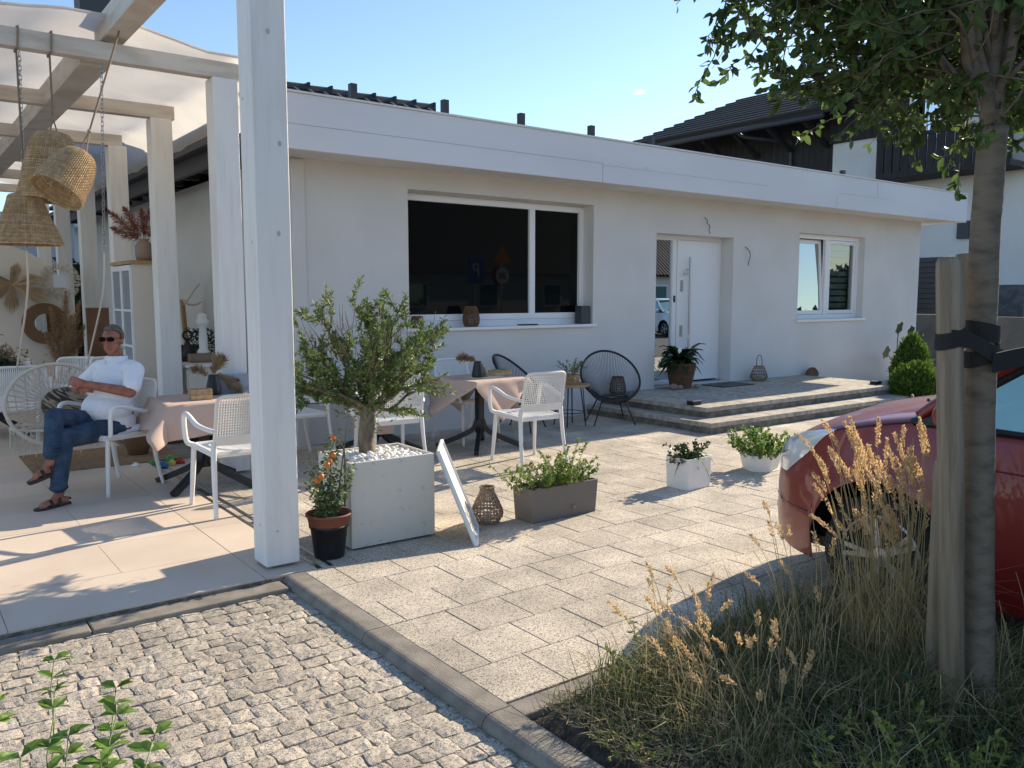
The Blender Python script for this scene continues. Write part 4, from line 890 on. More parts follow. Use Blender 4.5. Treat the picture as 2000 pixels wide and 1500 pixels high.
g=MB(); P=smoothpath([(0,0,0),(-.012,0,.15),(.0,0,.28),(-.02,0,.38)],5); tube(g,[p+Vector((noise.noise(p*20)*.006,noise.noise(p*17)*.006,0)) for p in P],[.058-.012*(i/(len(P)-1)) for i in range(len(P))],14)
lf=MB(); TW=[]
mains=[]
for i in range(13):
    a=2*PI*i/13+random.uniform(-.2,.2); el=random.uniform(.15,1.2); L_=random.uniform(.38,.56)
    d=Vector((math.cos(a)*math.cos(el)*1.25,math.sin(a)*math.cos(el)*.9,math.sin(el)*1.0)); p0=Vector((-.01+random.uniform(-.02,.02),0,.30+random.uniform(-.03,.08)))
    mains.append(limb(g,p0,p0+d*L_,.018,.006,.02))
mains.append(limb(g,(0,0,.33),(.42,-.05,.50),.015,.006,-.05)); mains.append(limb(g,(0,.0,.40),(.02,0,.98),.014,.004,0)); mains.append(limb(g,(.02,0,.42),(.24,0,.98),.012,.004,0)); mains.append(limb(g,(.0,0,.36),(-.5,.1,.62),.014,.005,0)); mains.append(limb(g,(.0,0,.36),(.56,.1,.80),.014,.005,-.08)); mains.append(limb(g,(0,0,.35),(-.44,-.05,.42),.012,.004,.02)); mains.append(limb(g,(0,.0,.40),(-.32,0,.95),.012,.004,0))
for P in mains:
    for i in range(9):
        q=P[random.randint(2,len(P)-1)]; d=(rvec()+ (q-Vector((0,0,.35))).normalized()*1.1+Vector((0,0,.35))).normalized(); L_=random.uniform(.10,.26); TW.append(limb(g,q,q+d*L_,.004,.0015,.0,3,4,.01))
for i in range(65):
    v=rvec()*random.random()**.4; q=Vector((v.x*.56,v.y*.40,.74+v.z*.33)); TW.append(limb(g,q,q+(v*.5+rvec()*.6+Vector((0,0,.5))).normalized()*random.uniform(.1,.2),.003,.0013,.0,3,4,.01))
for tw in TW:
    bare=random.random()<.10
    for k in range(0 if bare else 54):
        u=random.random(); i=min(int(u*3),2); q=tw[i].lerp(tw[i+1],u*3-i); dd=((tw[-1]-tw[0]).normalized()*.8+rvec()).normalized(); leaf(lf,q,dd,random.uniform(.026,.048),random.uniform(.009,.014),bend=.08)
for i in range(95):   # bare pruned twigs on the upper edge
    a=random.uniform(0,2*PI); r=random.uniform(.15,.5); q=Vector((r*math.cos(a),r*math.sin(a)*.7,.85-.4*r+random.uniform(-.1,.1))); limb(g,q,q+(Vector((math.cos(a)*.4,math.sin(a)*.3,1))+rvec()*.4).normalized()*random.uniform(.12,.26),.0026,.0014,0,2,4,.01)
for i in range(1500):   # inner shoots low on the trunk
    a=random.uniform(0,2*PI); r=abs(random.gauss(0,.17)); q=Vector((r*math.cos(a),r*math.sin(a)*.8,.42+random.gauss(0,.09)+r*.35)); leaf(lf,q,(Vector((math.cos(a),math.sin(a),.2))+rvec()).normalized(),random.uniform(.024,.042),.011,bend=.08)
obj('trunk',g,'bark',ot,smooth=True); obj('crown',lf,'leafolive',ot)
# ---------------------------------------------------------------- potted plants
def shoots(mb,stems,n,spread,h,leafL,leafW,per,mini=False,droop=0,base=(0,0,0),ry=None):
    for i in range(n):
        a=random.uniform(0,2*PI); r=spread*math.sqrt(random.random()); b=Vector(base)+Vector((r*math.cos(a)*(ry[0] if ry else .5),r*math.sin(a)*(ry[1] if ry else .5),0)); d=Vector((math.cos(a)*r/spread*.8,math.sin(a)*r/spread*.8,1)).normalized(); hh=h*random.uniform(.55,1.05)
        P=[b,b+d*hh*.5+rvec()*.01,b+d*hh+Vector((math.cos(a),math.sin(a),-droop))*.04+rvec()*.015]; P=smoothpath(P,3); tube(stems,P,.0022,4,cap=False)
        for k in range(per):
            u=random.uniform(.15,1)**.8*(len(P)-1); j=min(int(u),len(P)-2); q=P[j].lerp(P[j+1],u-j); dd=(rvec()+Vector((0,0,.25-droop))).normalized(); L_=leafL*random.uniform(.6,1.1)
            (minileaf if mini else leaf)(mb,q,dd,L_,leafW*L_/leafL)
# tomato like plant in black pot
t=thing('tomato_pot','black pot with terracotta rim holding a tomato plant with orange fruits','plant pot',(2.12,4.70,0),0)
g=MB(); lathe(g,[(.088,0),(.092,.01),(.116,.205),(.122,.205),(.122,.19)],28); obj('pot',g,'black',t,smooth=True)
g=MB(); lathe(g,[(.112,.19),(.120,.20),(.132,.262),(.14,.264),(.14,.275),(.128,.275),(.118,.22),(.0,.225)],28); obj('rim',g,'terracotta',t,smooth=True)
g=MB(); lathe(g,[(.117,.245),(.0,.25)],16); obj('soil',g,'soil',t)
lf=MB(); sm=MB()
for b,e in (((-.03,0,.25),(-.08,.03,.62)),((-.02,.02,.25),(.06,.02,.78)),((.02,0,.25),(.13,-.03,.55)),((-.05,0,.25),(-.02,.05,.50)),((.03,.02,.25),(.05,.06,.66)),((0,-.03,.25),(-.11,-.03,.44)),((.0,0,.25),(.03,-.05,.42))):
    P=limb(sm,b,e,.005,.002,0,6,5,.02)
    for i in range(150):
        u=random.random()*6; j=min(int(u),5); q=P[j].lerp(P[j+1],u-j); d=(rvec()+Vector((0,0,-.3))).normalized(); q2=q+d*random.uniform(.01,.05); leaf(lf,q2,(d+rvec()*.5).normalized(),random.uniform(.02,.036),.015)
tube(sm,smoothpath([(.10,-.02,.3),(.115,0,.62),(.085,0,.70),(.05,0,.72)],5),.006,5); tube(sm,[(.07,.05,.25),(.15,.02,.83)],.004,5)
obj('stem',sm,'treebark',t); obj('leaves',lf,'leafolive',t); g=MB()
for x,y,z in ((-.085,-.03,.49),(-.065,-.05,.515),(.0,-.03,.60),(.03,-.02,.63),(-.02,-.04,.58),(.05,.02,.73)): g=MB(); ell(g,(x,y,z),(.018,.018,.021),10,7); obj('fruit',g,'orange',t,smooth=True)
# taupe trough
t=thing('trough_planter','long taupe plastic trough with flowering mint on the slabs','planter',(3.555,4.495,0),R(1))
g=MB(); w_,d_,h_=.63,.225,.245
def taper(mb,w_,d_,h_,ta,wall=.012):
    o=[(0,0),(w_,0),(w_,d_),(0,d_)]; i_=lambda e,z:[Vector((x+(e if x==0 else -e),y+(e if y==0 else -e),z)) for x,y in o]
    vs=i_(ta,0)+i_(0,h_)+i_(wall,h_)+i_(wall+ta*.5,h_*.7); f=[(3,2,1,0)]
    for b in (0,4,8): f+=[(b+k,b+(k+1)%4,b+4+(k+1)%4,b+4+k) for k in range(4)]
    mb.add(vs,f)
taper(g,w_,d_,h_,.012); obj('box',g,'grey',t,bevel=.003)
g=MB(); box(g,.38,.41,-.004,.008,.055,.085); obj('badge',g,'driftwood',t)
g=MB(); box(g,.02,w_-.02,.02,d_-.02,.15,.215); obj('soil',g,'soil',t)
lf=MB(); sm=MB(); shoots(lf,sm,52,.28,.22,.03,.017,34,base=(.31,.11,.21),ry=(1.0,.3)); shoots(lf,sm,6,.06,.25,.03,.016,22,base=(-.02,.10,.20)); shoots(lf,sm,7,.07,.33,.03,.016,40,base=(.40,.10,.21))
obj('stems',sm,'drystem',t); obj('leaves',lf,'leaflight',t); g=MB()
for i in range(16):
    q=Vector((random.uniform(-.06,.6),random.uniform(0,.22),random.uniform(.33,.40))); q.z+=.08*math.exp(-((q.x-.42)/.08)**2)
    for k in range(26): minileaf(g,q+Vector((random.uniform(-.004,.004),random.uniform(-.004,.004),random.uniform(0,.04))),rvec(),.010,.005)
obj('flower_spikes',g,'redpampas',t)
# white cube planter
t=thing('cube_planter','white square planter with strap leaved plants standing alone on the sunny slabs','planter',(5.205,4.52,0),R(9))
g=MB(); taper(g,.30,.24,.262,.006); t.rotation_euler=(0,0,R(3)); obj('box',g,'white',t,bevel=.003); g=MB(); box(g,.02,.28,.02,.22,.15,.235); obj('soil',g,'soil',t)
lf=MB()
for i in range(30):
    a=random.uniform(0,2*PI); b=Vector((.15+random.uniform(-.05,.05),.12+random.uniform(-.05,.05),.235)); L_=random.uniform(.16,.32); d=Vector((math.cos(a),math.sin(a),0)); up=random.uniform(.5,1.2)
    P=[b+d*L_*u*.75+Vector((0,0,L_*(up*u-1.15*u*u))) for u in (0,.2,.4,.6,.8,1)]; ribbon(lf,P,.028,side=Vector((-d.y,d.x,.1)).normalized())
obj('leaves',lf,'leaflight',t); lf=MB(); sm=MB(); shoots(lf,sm,16,.12,.14,.035,.022,18,base=(.14,.12,.235),ry=(.9,.7)); shoots(lf,sm,5,.03,.13,.03,.022,14,base=(-.02,.12,.21),droop=.5); shoots(lf,sm,4,.03,.16,.03,.022,22,base=(.25,.13,.235)); obj('herbs',lf,'leafdark',t); obj('stems',sm,'drystem',t)
# hexagonal low pot
t=thing('basil_pot','low white hexagonal pot with a bright green basil bush next to the red car','plant pot',(6.42,4.72,0),R(10))
g=MB(); lathe(g,[(.15,.0),(.155,.015),(.19,.15),(.18,.15),(.17,.12),(0,.12)],6); lathe(g,[(.165,0),(.17,.012),(0,.012)],6); obj('pot',g,'white',t,bevel=.004)
lf=MB(); sm=MB(); shoots(lf,sm,42,.22,.26,.045,.03,30,base=(0,0,.12),ry=(.7,.7)); shoots(lf,sm,5,.04,.27,.04,.028,20,base=(-.12,.08,.12)); obj('stems',sm,'leaflight',t); obj('leaves',lf,'leaflight',t)
# tiny olive on side table
t=thing('small_plant_pot','small olive sapling in a brown woven pot on the round side table','plant pot',(6.75,7.76,.52),0)
g=MB(); woven(g,[(.055,0),(.065,.04),(.072,.09)],24,10,.0045); lathe(g,[(.05,.0),(.066,.085),(0,.08)],18); ell(g,(-.02,-.068,.055),(.016,.005,.016),10,6); obj('pot',g,'wicker',t)
lf=MB(); sm=MB(); shoots(lf,sm,13,.07,.17,.03,.011,16,base=(0,0,.09)); obj('stems',sm,'treebark',t); obj('leaves',lf,'leafolive',t); t.scale=(1.3,1.3,1.25)
# pot beside door
t=thing('door_plant','dark leafy plant in a brown wicker pot left of the white door','plant pot',(9.27,8.24,.258),0)
g=MB(); woven(g,[(.14,.0),(.155,.06),(.185,.2),(.205,.34),(.205,.36)],44,26,.0065); lathe(g,[(.13,0),(.19,.34),(0,.33)],24); obj('pot',g,'wickerdark',t)
lf=MB()
for i in range(95):
    a=random.uniform(0,2*PI); d=Vector((math.cos(a),math.sin(a)*.8,0)); L_=random.uniform(.25,.5); up=random.uniform(.5,1.6); b=Vector((0,0,.34)); P=[b+d*L_*u*.8+Vector((0,0,L_*(up*u-.9*u*u))) for u in (0,.25,.5,.75,1)]
    sd=Vector((-d.y,d.x,.1)).normalized(); vs=[]; ws=[.006,.03,.075,.06,.004]
    for p,w_ in zip(P,ws): vs+=[p-sd*w_*.7,p+Vector((0,0,-.01)),p+sd*w_*.7]
    lf.add(vs,[(3*k+j,3*k+j+1,3*k+j+4,3*k+j+3) for k in range(4) for j in (0,1)])
obj('leaves',lf,'leafdark',t,smooth=True); g=MB()
for x,y,z in ((-.02,-.1,.74),(-.22,-.15,.52),(.05,-.05,.70)): leaf(g,Vector((x,y,z)),Vector((.2,-.2,1)),.10,.055)
obj('flower',g,'white',t)
for i,(x,r) in enumerate(((9.0,.07),(9.10,.055),(9.42,.05))):
    g=MB(); ell(g,(0,0,r*.6),(r,r*.8,r*.7),12,8); 
    o=obj('stone',g,'driftwood',smooth=True); o.location=(x,8.13-.03*i,.258); tag(o,['large round stone left of the wicker pot by the door','middle stone in front of the wicker pot by the door','small stone right of the wicker pot by the door'][i],'stone','stones by the door pot')
# round thujas
def ballbush(label,loc,r,h,topk,n):
    t=thing('thuja_bush',label,'bush',loc,random.uniform(0,6),'clipped round thuja bushes'); lf=MB()
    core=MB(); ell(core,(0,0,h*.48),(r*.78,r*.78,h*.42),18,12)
    for i in range(n):
        v=rvec(); z=v.z; k=(1-topk*max(0,z)); p=Vector((v.x*r*k,v.y*r*k,h*.5+v.z*h*.48))*random.uniform(.82,1.0)
        p+=Vector((v.x,v.y,v.z))*(.05*noise.noise(v*4)+.04*noise.noise(v*11)+(.06 if random.random()<.03 else 0))
        d=(v*.7+Vector((0,0,.9))+rvec()*.5).normalized()
        for k2 in range(2): minileaf(lf,p,(d+rvec()*.35).normalized(),random.uniform(.05,.09),.022)
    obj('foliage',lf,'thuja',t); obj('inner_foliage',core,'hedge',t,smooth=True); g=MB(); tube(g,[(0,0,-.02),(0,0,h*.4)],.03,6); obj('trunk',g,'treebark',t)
ballbush('front round clipped thuja bush at the right end of the steps',(12.35,6.35,-.12),.36,.72,.25,6000)
ballbush('rear taller egg shaped thuja bush behind the round one',(13.35,6.95,-.1),.27,1.08,.35,5000)
g=MB(); tube(g,[(.11*math.cos(k*PI/12),0,.10+.11*math.sin(k*PI/12)) for k in range(24)],.018,6,closed=True); o=obj('hose_coil',g,'driftwood'); o.location=(11.5,5.95,0); o.rotation_euler=(0,0,R(30)); tag(o,'coiled pale hose on the ground in front of the round thuja','hose')
# monstera
t=thing('monstera','monstera plant with split leaves against the right end of the cafe wall','plant',(14.9,8.0,0),0); lf=MB(); sm=MB()
g=MB(); lathe(g,[(.13,0),(.17,.3),(.15,.3),(0,.27)],18); obj('pot',g,'anthracite',t)
for x,z,s_,a in ((-.42,1.02,.13,80),(-.75,.60,.13,120),(-.35,.52,.16,60),(-.1,.62,.17,20),(.25,.66,.16,10),(.45,.55,.14,-20),(.1,.95,.13,40),(-.2,.38,.15,150)):
    c=Vector((x,-.12-random.random()*.1,z)); tube(sm,smoothpath([(0,0,.27),(x*.4,-.05,z*.7),c],4),.008,5)
    nn=11; vs=[c]; 
    for k in range(nn):
        th=2*PI*k/nn+R(a); rr=s_*(1 if k%2==0 else .72); vs.append(c+Vector((rr*math.cos(th),-.25*rr*math.sin(th),rr*math.sin(th)*.95)))
    lf.add(vs,[(0,1+k,1+(k+1)%nn) for k in range(nn)])
obj('leaves',lf,'leafdark',t); obj('stems',sm,'leafdark',t)
# ---------------------------------------------------------------- car builder
def car(name,label,loc,rz,paint,detail=True,van=0):
    t=thing(name,label,'car',loc,rz); L1,L2=2.07,-2.03; HW=.86; yf,yr=1.12,-1.42; WR=.315; AR=.385; HZ=.31
    def w_(y):
        if y>1.15: return HW*max(0,1-((y-1.15)/(L1-1.15))**2.7)**(1/2.0)
        if y<-1.5: return HW*max(0,1-((-1.5-y)/(-1.5-L2))**3)**(1/2.6)
        return HW
    def lerp(y,T):
        for (a,b),(c,d) in zip(T,T[1:]):
            if a>=y>=c: 
                u=(a-y)/(a-c) if a!=c else 0; return b+(d-b)*u
        return T[-1][1] if y<T[-1][0] else T[0][1]
    sh=[(2.07,.60),(2.02,.665),(1.9,.74),(1.7,.825),(1.41,.91),(1.2,.96),(1.0,1.0),(.8,1.02),(0,1.0),(-1.2,1.04),(-1.9,1.06),(-2.03,.98)]
    cr=[(2.07,.02),(1.9,.07),(1.5,.115),(1.0,.10),(.6,.05),(-2.03,.05)]
    def zb(y):
        z=.20 if abs(y)<1.7 else .20+.05*(abs(y)-1.7)/.3
        for c in (yf,yr):
            d=abs(y-c)
            if d<AR: z=max(z,HZ+math.sqrt(AR*AR-d*d))
        return z
    ys=sorted(set([round(L1-.0001-(i/26)**2*.9,4) for i in range(27)]+[round(-2.02+(i/14)**1.5*.5,4) for i in range(15)]+[yf+AR*math.cos(PI*k/20)*s for k in range(21) for s in (1,)]+[yr+AR*math.cos(PI*k/20) for k in range(21)]+[c+s*(AR+.004) for c in (yf,yr) for s in (1,-1)]+[.7-.07*k for k in range(22)]),reverse=True)
    def side(y,u):   # u 0 bottom..1 shoulder
        z0,z1=zb(y),lerp(y,sh); z=z0+(z1-z0)*u; W_=w_(y); k=(z-.2)/(z1-.2)
        x=W_*(1-.055*max(0,(.35-k)/.35)**2-.075*max(0,(k-.55)/.45)**1.6)
        f=0
        for c in (yf,yr):
            d=math.hypot(y-c,z-HZ); f=max(f,math.exp(-((d-AR)/.07)**2))
        return Vector((x+.018*f*(W_/HW),y,z))
    def top(y,v):    # v 0 shoulder..1 centre
        s=side(y,1); x=s.x*(1-v); z=s.z+lerp(y,cr)*(math.sin(v*PI/2))**.8; return Vector((x,y,z))
    NS,NT=14,8; g=MB()
    for sg in (1,-1):
        vs=[]
        for y in ys:
            for i in range(NS+1): p=side(y,i/NS); vs.append((p.x*sg,p.y,p.z))
            for i in range(1,NT+1): p=top(y,i/NT); vs.append((p.x*sg,p.y,p.z))
        Q=NS+NT+1; g.add(vs,[((j*Q+i,j*Q+i+1,(j+1)*Q+i+1,(j+1)*Q+i) if sg<0 else (j*Q+i+1,j*Q+i,(j+1)*Q+i,(j+1)*Q+i+1)) for j in range(len(ys)-1) for i in range(Q-1)])
    body=obj('body',g,paint,t,smooth=True)
    # dark underbody and wheel wells
    g=MB(); box(g,-.70,.70,-1.7,1.45,.17,.55); box(g,-.55,.55,1.45,1.84,.2,.5); box(g,-.46,.46,1.84,1.93,.25,.5); obj('underbody',g,'black',t)
    for c in (yf,yr):
        for s in (1,-1):
            g=MB(); vs=[]
            for k in range(17):
                a=PI*k/16-.0
                for x in (s*.835,s*.5): vs.append((x,c+(AR-.005)*math.cos(a),HZ+(AR-.005)*math.sin(a)))
            vs+= [(s*.5,c,HZ)]; g.add(vs,[(2*k,2*k+1,2*k+3,2*k+2) for k in range(16)]+[(34,2*k+1,2*k+3) for k in range(16)]); obj('wheel_well',g,'black',t)
    for c in (yf,yr):
        for s in (1,-1):
            mx=Matrix.Translation((s*.735,c,HZ))@Matrix.Rotation(R(90)*s,4,'Y'); g=MB()
            lathe(g,[(.20,-.10),(.27,-.11),(.305,-.095),(WR,-.06),(WR,.05),(.305,.085),(.27,.10),(.215,.095),(.205,.08)],36,mx=mx); wh=obj('wheel',g,'rubber',t,smooth=True)
            g=MB(); lathe(g,[(.205,.078),(.212,.088),(.20,.094),(.19,.07),(.185,-.05)],36,mx=mx); lathe(g,[(.05,.06),(.048,.085),(0,.088)],16,mx=mx)
            for k in range(5):
                for dd in (-.13,.13):
                    a=2*PI*k/5+.3; ca=Vector((math.cos(a+dd*.35)*.04,math.sin(a+dd*.35)*.04,.072)); cb=Vector((math.cos(a+dd)*.195,math.sin(a+dd)*.195,.078)); beam(g,mx@ca,mx@cb,.024,.02,mx.to_3x3()@Vector((0,0,1)))
            obj('rim',g,'rim',wh,smooth=False)
            g=MB(); lathe(g,[(.19,-.02),(0,-.02)],24,mx=mx); obj('brake',g,'black',wh)
    # glasshouse
    RF=[(.93,1.055,.74),(.30,1.50,.60),(-.1,1.545,.60),(-1.0,1.54,.58),(-1.62,1.47,.56),(-1.95,1.08,.66)]
    g=MB(); vs=[]; st=[(.98,1.03,.78)]+RF
    NG=[(1.0,1.03,.79),(.78,1.13,.76),(.55,1.30,.70),(.30,1.475,.63),(-.1,1.52,.62),(-1.0,1.51,.60),(-1.62,1.44,.58),(-1.93,1.08,.68)]
    for y,z,x in NG:
        zb_=1.0; vs+=[(.80,y,zb_),(.5*(.80+x),y,zb_+(z-zb_)*.5),(x,y,z),(x*.5,y,z+.03),(0,y,z+.04),(-x*.5,y,z+.03),(-x,y,z),(-.5*(.80+x),y,zb_+(z-zb_)*.5),(-.80,y,zb_)]
    g.add(vs,[(j*9+i+1,j*9+i,(j+1)*9+i,(j+1)*9+i+1) for j in range(len(NG)-1) for i in range(8)]); obj('windows',g,'carglass',t,smooth=False)
    g=MB(); vs=[]
    for y,z,x in ((.40,1.46,.66),(.30,1.49,.655),(-.1,1.535,.64),(-1.0,1.525,.62),(-1.66,1.45,.60),(-1.74,1.40,.6)):
        for f,dz in ((1,0),(.96,.03),(.5,.055),(0,.062),(-.5,.055),(-.96,.03),(-1,0)): vs.append((x*f,y,z+dz))
    g.add(vs,[(j*7+i+1,j*7+i,(j+1)*7+i,(j+1)*7+i+1) for j in range(5) for i in range(6)]); obj('roof',g,paint,t,smooth=True)
    for s in (1,-1):
        g=MB(); tube(g,smoothpath([(s*.79,.97,1.03),(s*.775,.86,1.12),(s*.72,.58,1.32),(s*.665,.36,1.485),(s*.65,-.1,1.53),(s*.63,-1.0,1.52),(s*.61,-1.66,1.44),(s*.70,-1.95,1.05)],5),.032,8); obj('pillar',g,paint,t,smooth=True)
        g=MB(); tube(g,smoothpath([(s*.805,.95,1.0),(s*.80,0,1.0),(s*.80,-1.0,1.02),(s*.76,-1.8,1.07)],5),.016,6); beam(g,(s*.795,-.12,1.0),(s*.655,-.14,1.5),.07,.02); tube(g,smoothpath([(s*.80,1.0,1.0),(s*.76,.80,1.11),(s*.70,.55,1.285),(s*.645,.33,1.445)],4),.02,6); obj('window_trim',g,'black',t)
        g=MB(); vs=[(s*.832,.99,1.0),(s*.80,.72,1.13),(s*.835,.68,1.0)]; g.add(vs,[(0,1,2)] if s>0 else [(0,2,1)]); obj('quarter_window',g,'black',t)
        g=MB(); ell(g,(s*.96,.76,1.07),(.09,.06,.07),12,8); beam(g,(s*.82,.76,1.02),(s*.93,.76,1.04),.05,.03); obj('mirror',g,paint,t,smooth=True)
        def patch(pts,nm,m_,off=.006,n=8,par=t):
            """quad patch on the side surface: pts = four (y,u) corners"""
            vs=[]
            for j in range(n+1):
                for i in range(n+1):
                    a=[pts[0][k]*(1-i/n)+pts[1][k]*i/n for k in (0,1)]; b=[pts[3][k]*(1-i/n)+pts[2][k]*i/n for k in (0,1)]; y,u=[a[k]*(1-j/n)+b[k]*j/n for k in (0,1)]
                    bul=math.sin(PI*i/n)*math.sin(PI*j/n); 
                    if u<=1: p=side(y,u); nrm=(side(y,u)-Vector((0,y*.6,p.z))).normalized()
                    else: p=top(y,u-1); nrm=Vector((.5,.2,.8)).normalized()
                    q=p+nrm*(off+.014*bul); vs.append((q.x*s,q.y,q.z))
            gg=MB(); gg.add(vs,[((j*(n+1)+i,j*(n+1)+i+1,(j+1)*(n+1)+i+1,(j+1)*(n+1)+i)) for j in range(n) for i in range(n)]); return obj(nm,gg,m_,par,smooth=True)
        hl=patch(((2.0,.80),(1.74,.70),(1.40,1.0),(1.82,1.12)),'headlight','lens',.004,10)
        patch(((1.90,.84),(1.76,.80),(1.62,.94),(1.78,.98)),'reflector','chrome',.006,6,hl)
        patch(((2.045,.16),(1.93,.16),(1.95,.36),(2.045,.36)),'fog_lamp','black',.002,5)
        patch(((-1.78,.60),(-1.98,.60),(-1.99,1.0),(-1.80,1.0)),'tail_light','red',.004,5)
        g=MB()
        for path in ([(.74,u/8) for u in range(0,9)],[(-.16,u/8) for u in range(0,9)],[(-1.10,.35+u*.65/8) for u in range(0,9)]):
            tube(g,[(lambda p:Vector((p.x*s,p.y,p.z)))(side(y,u)) for y,u in path],.0035,4)
        tube(g,[(lambda p:Vector((p.x*s,p.y,p.z)))(side(y,(.46-zb(y))/(lerp(y,sh)-zb(y)))) for y in (2.06,2.03,1.98,1.9,1.8,1.7,1.6,1.53)],.004,4)
        tube(g,[(lambda p:Vector((p.x*s,p.y,p.z)))(side(y,1)) for y in (1.42,1.3,1.2,1.1,1.0,.9)],.003,4)
        obj('panel_gap',g,'black',t)
        g=MB(); tube(g,[(lambda p:Vector((p.x*s*1.006,p.y,p.z)))(side(.70-.06*k,.78)) for k in range(14)],.004,4); box(g,s*.845,s*.875,.0,.16,.80,.825); obj('door_handle',g,paint,t)
    g=MB(); box(g,-.17,.17,2.0,2.062,.34,.50); obj('grille',g,'black',t)
    g=MB(); tube(g,smoothpath([(-.62,1.02,1.09),(-.1,1.04,1.115),(.5,1.0,1.09)],4),.010,5); tube(g,smoothpath([(-.2,1.03,1.12),(.3,1.03,1.11),(.7,.96,1.08)],4),.010,5); obj('wiper',g,'black',t)
    return t
rc=car('parked_car','dark red hatchback parked at the right edge with its nose towards the cafe',(4.70,1.01,0),0,'carpaint')
# ---------------------------------------------------------------- things across the road, seen only as reflections in the glass
car('parked_car','white car parked across the road, reflected in the door sidelight',(27.2,-7.8,-.1),R(12),'whitecar')
oh=thing('opposite_house','house with a dark tiled roof across the road, reflected in the door sidelight','house',(0,0,0))
g=MB(); box(g,6,64,-34,-26,-.1,3.2); obj('wall',g,'cream',oh)
for k in range(9):
    x=9+k*5.2; g=MB(); box(g,x,x+1.6,-25.99,-25.9,.9,2.4); wd_=obj('window',g,'pvc',oh); g=MB(); box(g,x+.12,x+1.48,-25.89,-25.88,1.02,2.28); obj('pane',g,'carglass',wd_)
g=MB()
g.add([(5.5,-25.5,3.0),(64.3,-25.5,3.0),(64.3,-31.5,7.9),(5.5,-31.5,7.9)],[(0,1,2,3)]); [tube(g,[(43+k*.35,-25.4,3.05),(43+k*.35,-31.5,8.0)],.12,6) for k in range(60)]; obj('roof',g,'rooftile',oh)
g=MB(); random.seed(5)
for i in range(7000): minileaf(g,Vector((random.uniform(34,96),random.uniform(-13,-11.8),random.uniform(-.1,3.3))),rvec(),.55,.3)
box(g,34,96,-12.9,-12.2,-.1,3.1); o=obj('reflection_hedge',g,'hedge'); tag(o,'long dark hedge added across the road to darken the reflection in the right window','hedge')  # hedge added so the right window mirrors something dark, not bright horizon
def sign(label,x,y,build):
    t=thing('traffic_sign',label,'sign',(x,y,-.1),R(180)); g=MB(); tube(g,[(0,0,0),(0,0,2.9)],.03,8); obj('pole',g,'steel',t); build(t)
RX=Matrix.Rotation(R(90),4,'X')
def b1(t):
    g=MB(); box(g,-.3,.3,-.06,-.04,2.1,2.9); pl=obj('plate',g,'soapplate',t); text('letter','P',.62,'signwhite',pl,Matrix.Translation((0,-.065,2.5))@RX)
def b2(t):
    g=MB(); lathe(g,[(.34,-.05),(.34,-.07),(0,-.07)],32,mx=Matrix.Translation((0,0,2.35))@RX@Matrix.Rotation(PI,4,'X')@Matrix.Scale(-1,4,(0,0,1))); pl=obj('plate',g,'signred',t)
    g=MB(); prism(g,[(.27*math.cos(k*PI/16),.27*math.sin(k*PI/16)) for k in range(32)],0.0,.002,Matrix.Translation((0,-.073,2.35))@RX); obj('face',g,'signwhite',pl); text('numeral','20',.30,'black',pl,Matrix.Translation((0,-.078,2.35))@RX)
    g=MB(); prism(g,[(-.36,2.78),(.36,2.78),(0,3.4)],.05,.06,RX); obj('warning_plate',g,'signor',t)
sign('blue parking sign on a pole across the road, mirrored in the big window',15.4,-5.2,b1)
sign('round 20 limit sign under an orange triangle, mirrored in the big window',16.6,-5.4,b2)
# ---------------------------------------------------------------- seated man
random.seed(77)
man=thing('person','man in white polo shirt, jeans, sandals and sunglasses sitting cross-legged with folded arms','person',(1.455,7.485,0),R(119.4))
def caps(mb,a,b,r0,r1,n=10,k=6):
    a=Vector(a);b=Vector(b); d=(b-a); P=[a+d*(i/k) for i in range(k+1)]; rr=[r0+(r1-r0)*i/k for i in range(k+1)]; tube(mb,P,rr,n); ell(mb,a,r0*.99,n,7); ell(mb,b,r1*.99,n,7)
def remeshed(name,mb,m,parent,vox,sm=6,fac=.5):
    o=obj(name,mb,m,parent,smooth=True); r=o.modifiers.new('remesh','REMESH'); r.mode='VOXEL'; r.voxel_size=vox; r.use_smooth_shade=True
    s=o.modifiers.new('smooth','SMOOTH'); s.iterations=sm; s.factor=fac; return o
b=MB()
# local: +y faces forward, -x is the near (left) side
sp=[(0,-.03,.50),(0,-.07,.62),(0,-.09,.78),(0,-.11,.92),(0,-.12,1.02)]
for p,r_ in zip(sp,((.15,.11,.11),(.155,.115,.12),(.155,.11,.12),(.155,.095,.11),(.12,.075,.045))): ell(b,p,r_,16,10)
caps(b,(0,-.115,1.02),(-.005,-.085,1.13),.062,.056)
HC=Vector((-.01,-.055,1.235))
HA=R(27); HDR=Matrix.Rotation(HA,4,'Z'); hd=lambda x,y,z:tuple(HC+HDR@Vector((x,y,z)))
ell(b,hd(0,-.012,.025),(.074,.093,.092),18,12,HDR); ell(b,hd(0,.018,-.055),(.060,.068,.058),16,10,HDR); ell(b,hd(0,.048,-.088),(.036,.034,.024),12,8,HDR); ell(b,hd(0,.055,.0),(.052,.035,.05),12,8,HDR)
caps(b,hd(0,.088,.012),hd(0,.110,-.026),.009,.013); ell(b,hd(0,.092,-.056),(.026,.010,.006),10,6,HDR); ell(b,hd(0,.090,-.068),(.022,.010,.006),10,6,HDR); ell(b,hd(0,.082,.030),(.05,.014,.009),12,6,HDR)
for s in (-1,1): ell(b,hd(s*.076,-.008,-.01),(.010,.020,.032),10,7,HDR)
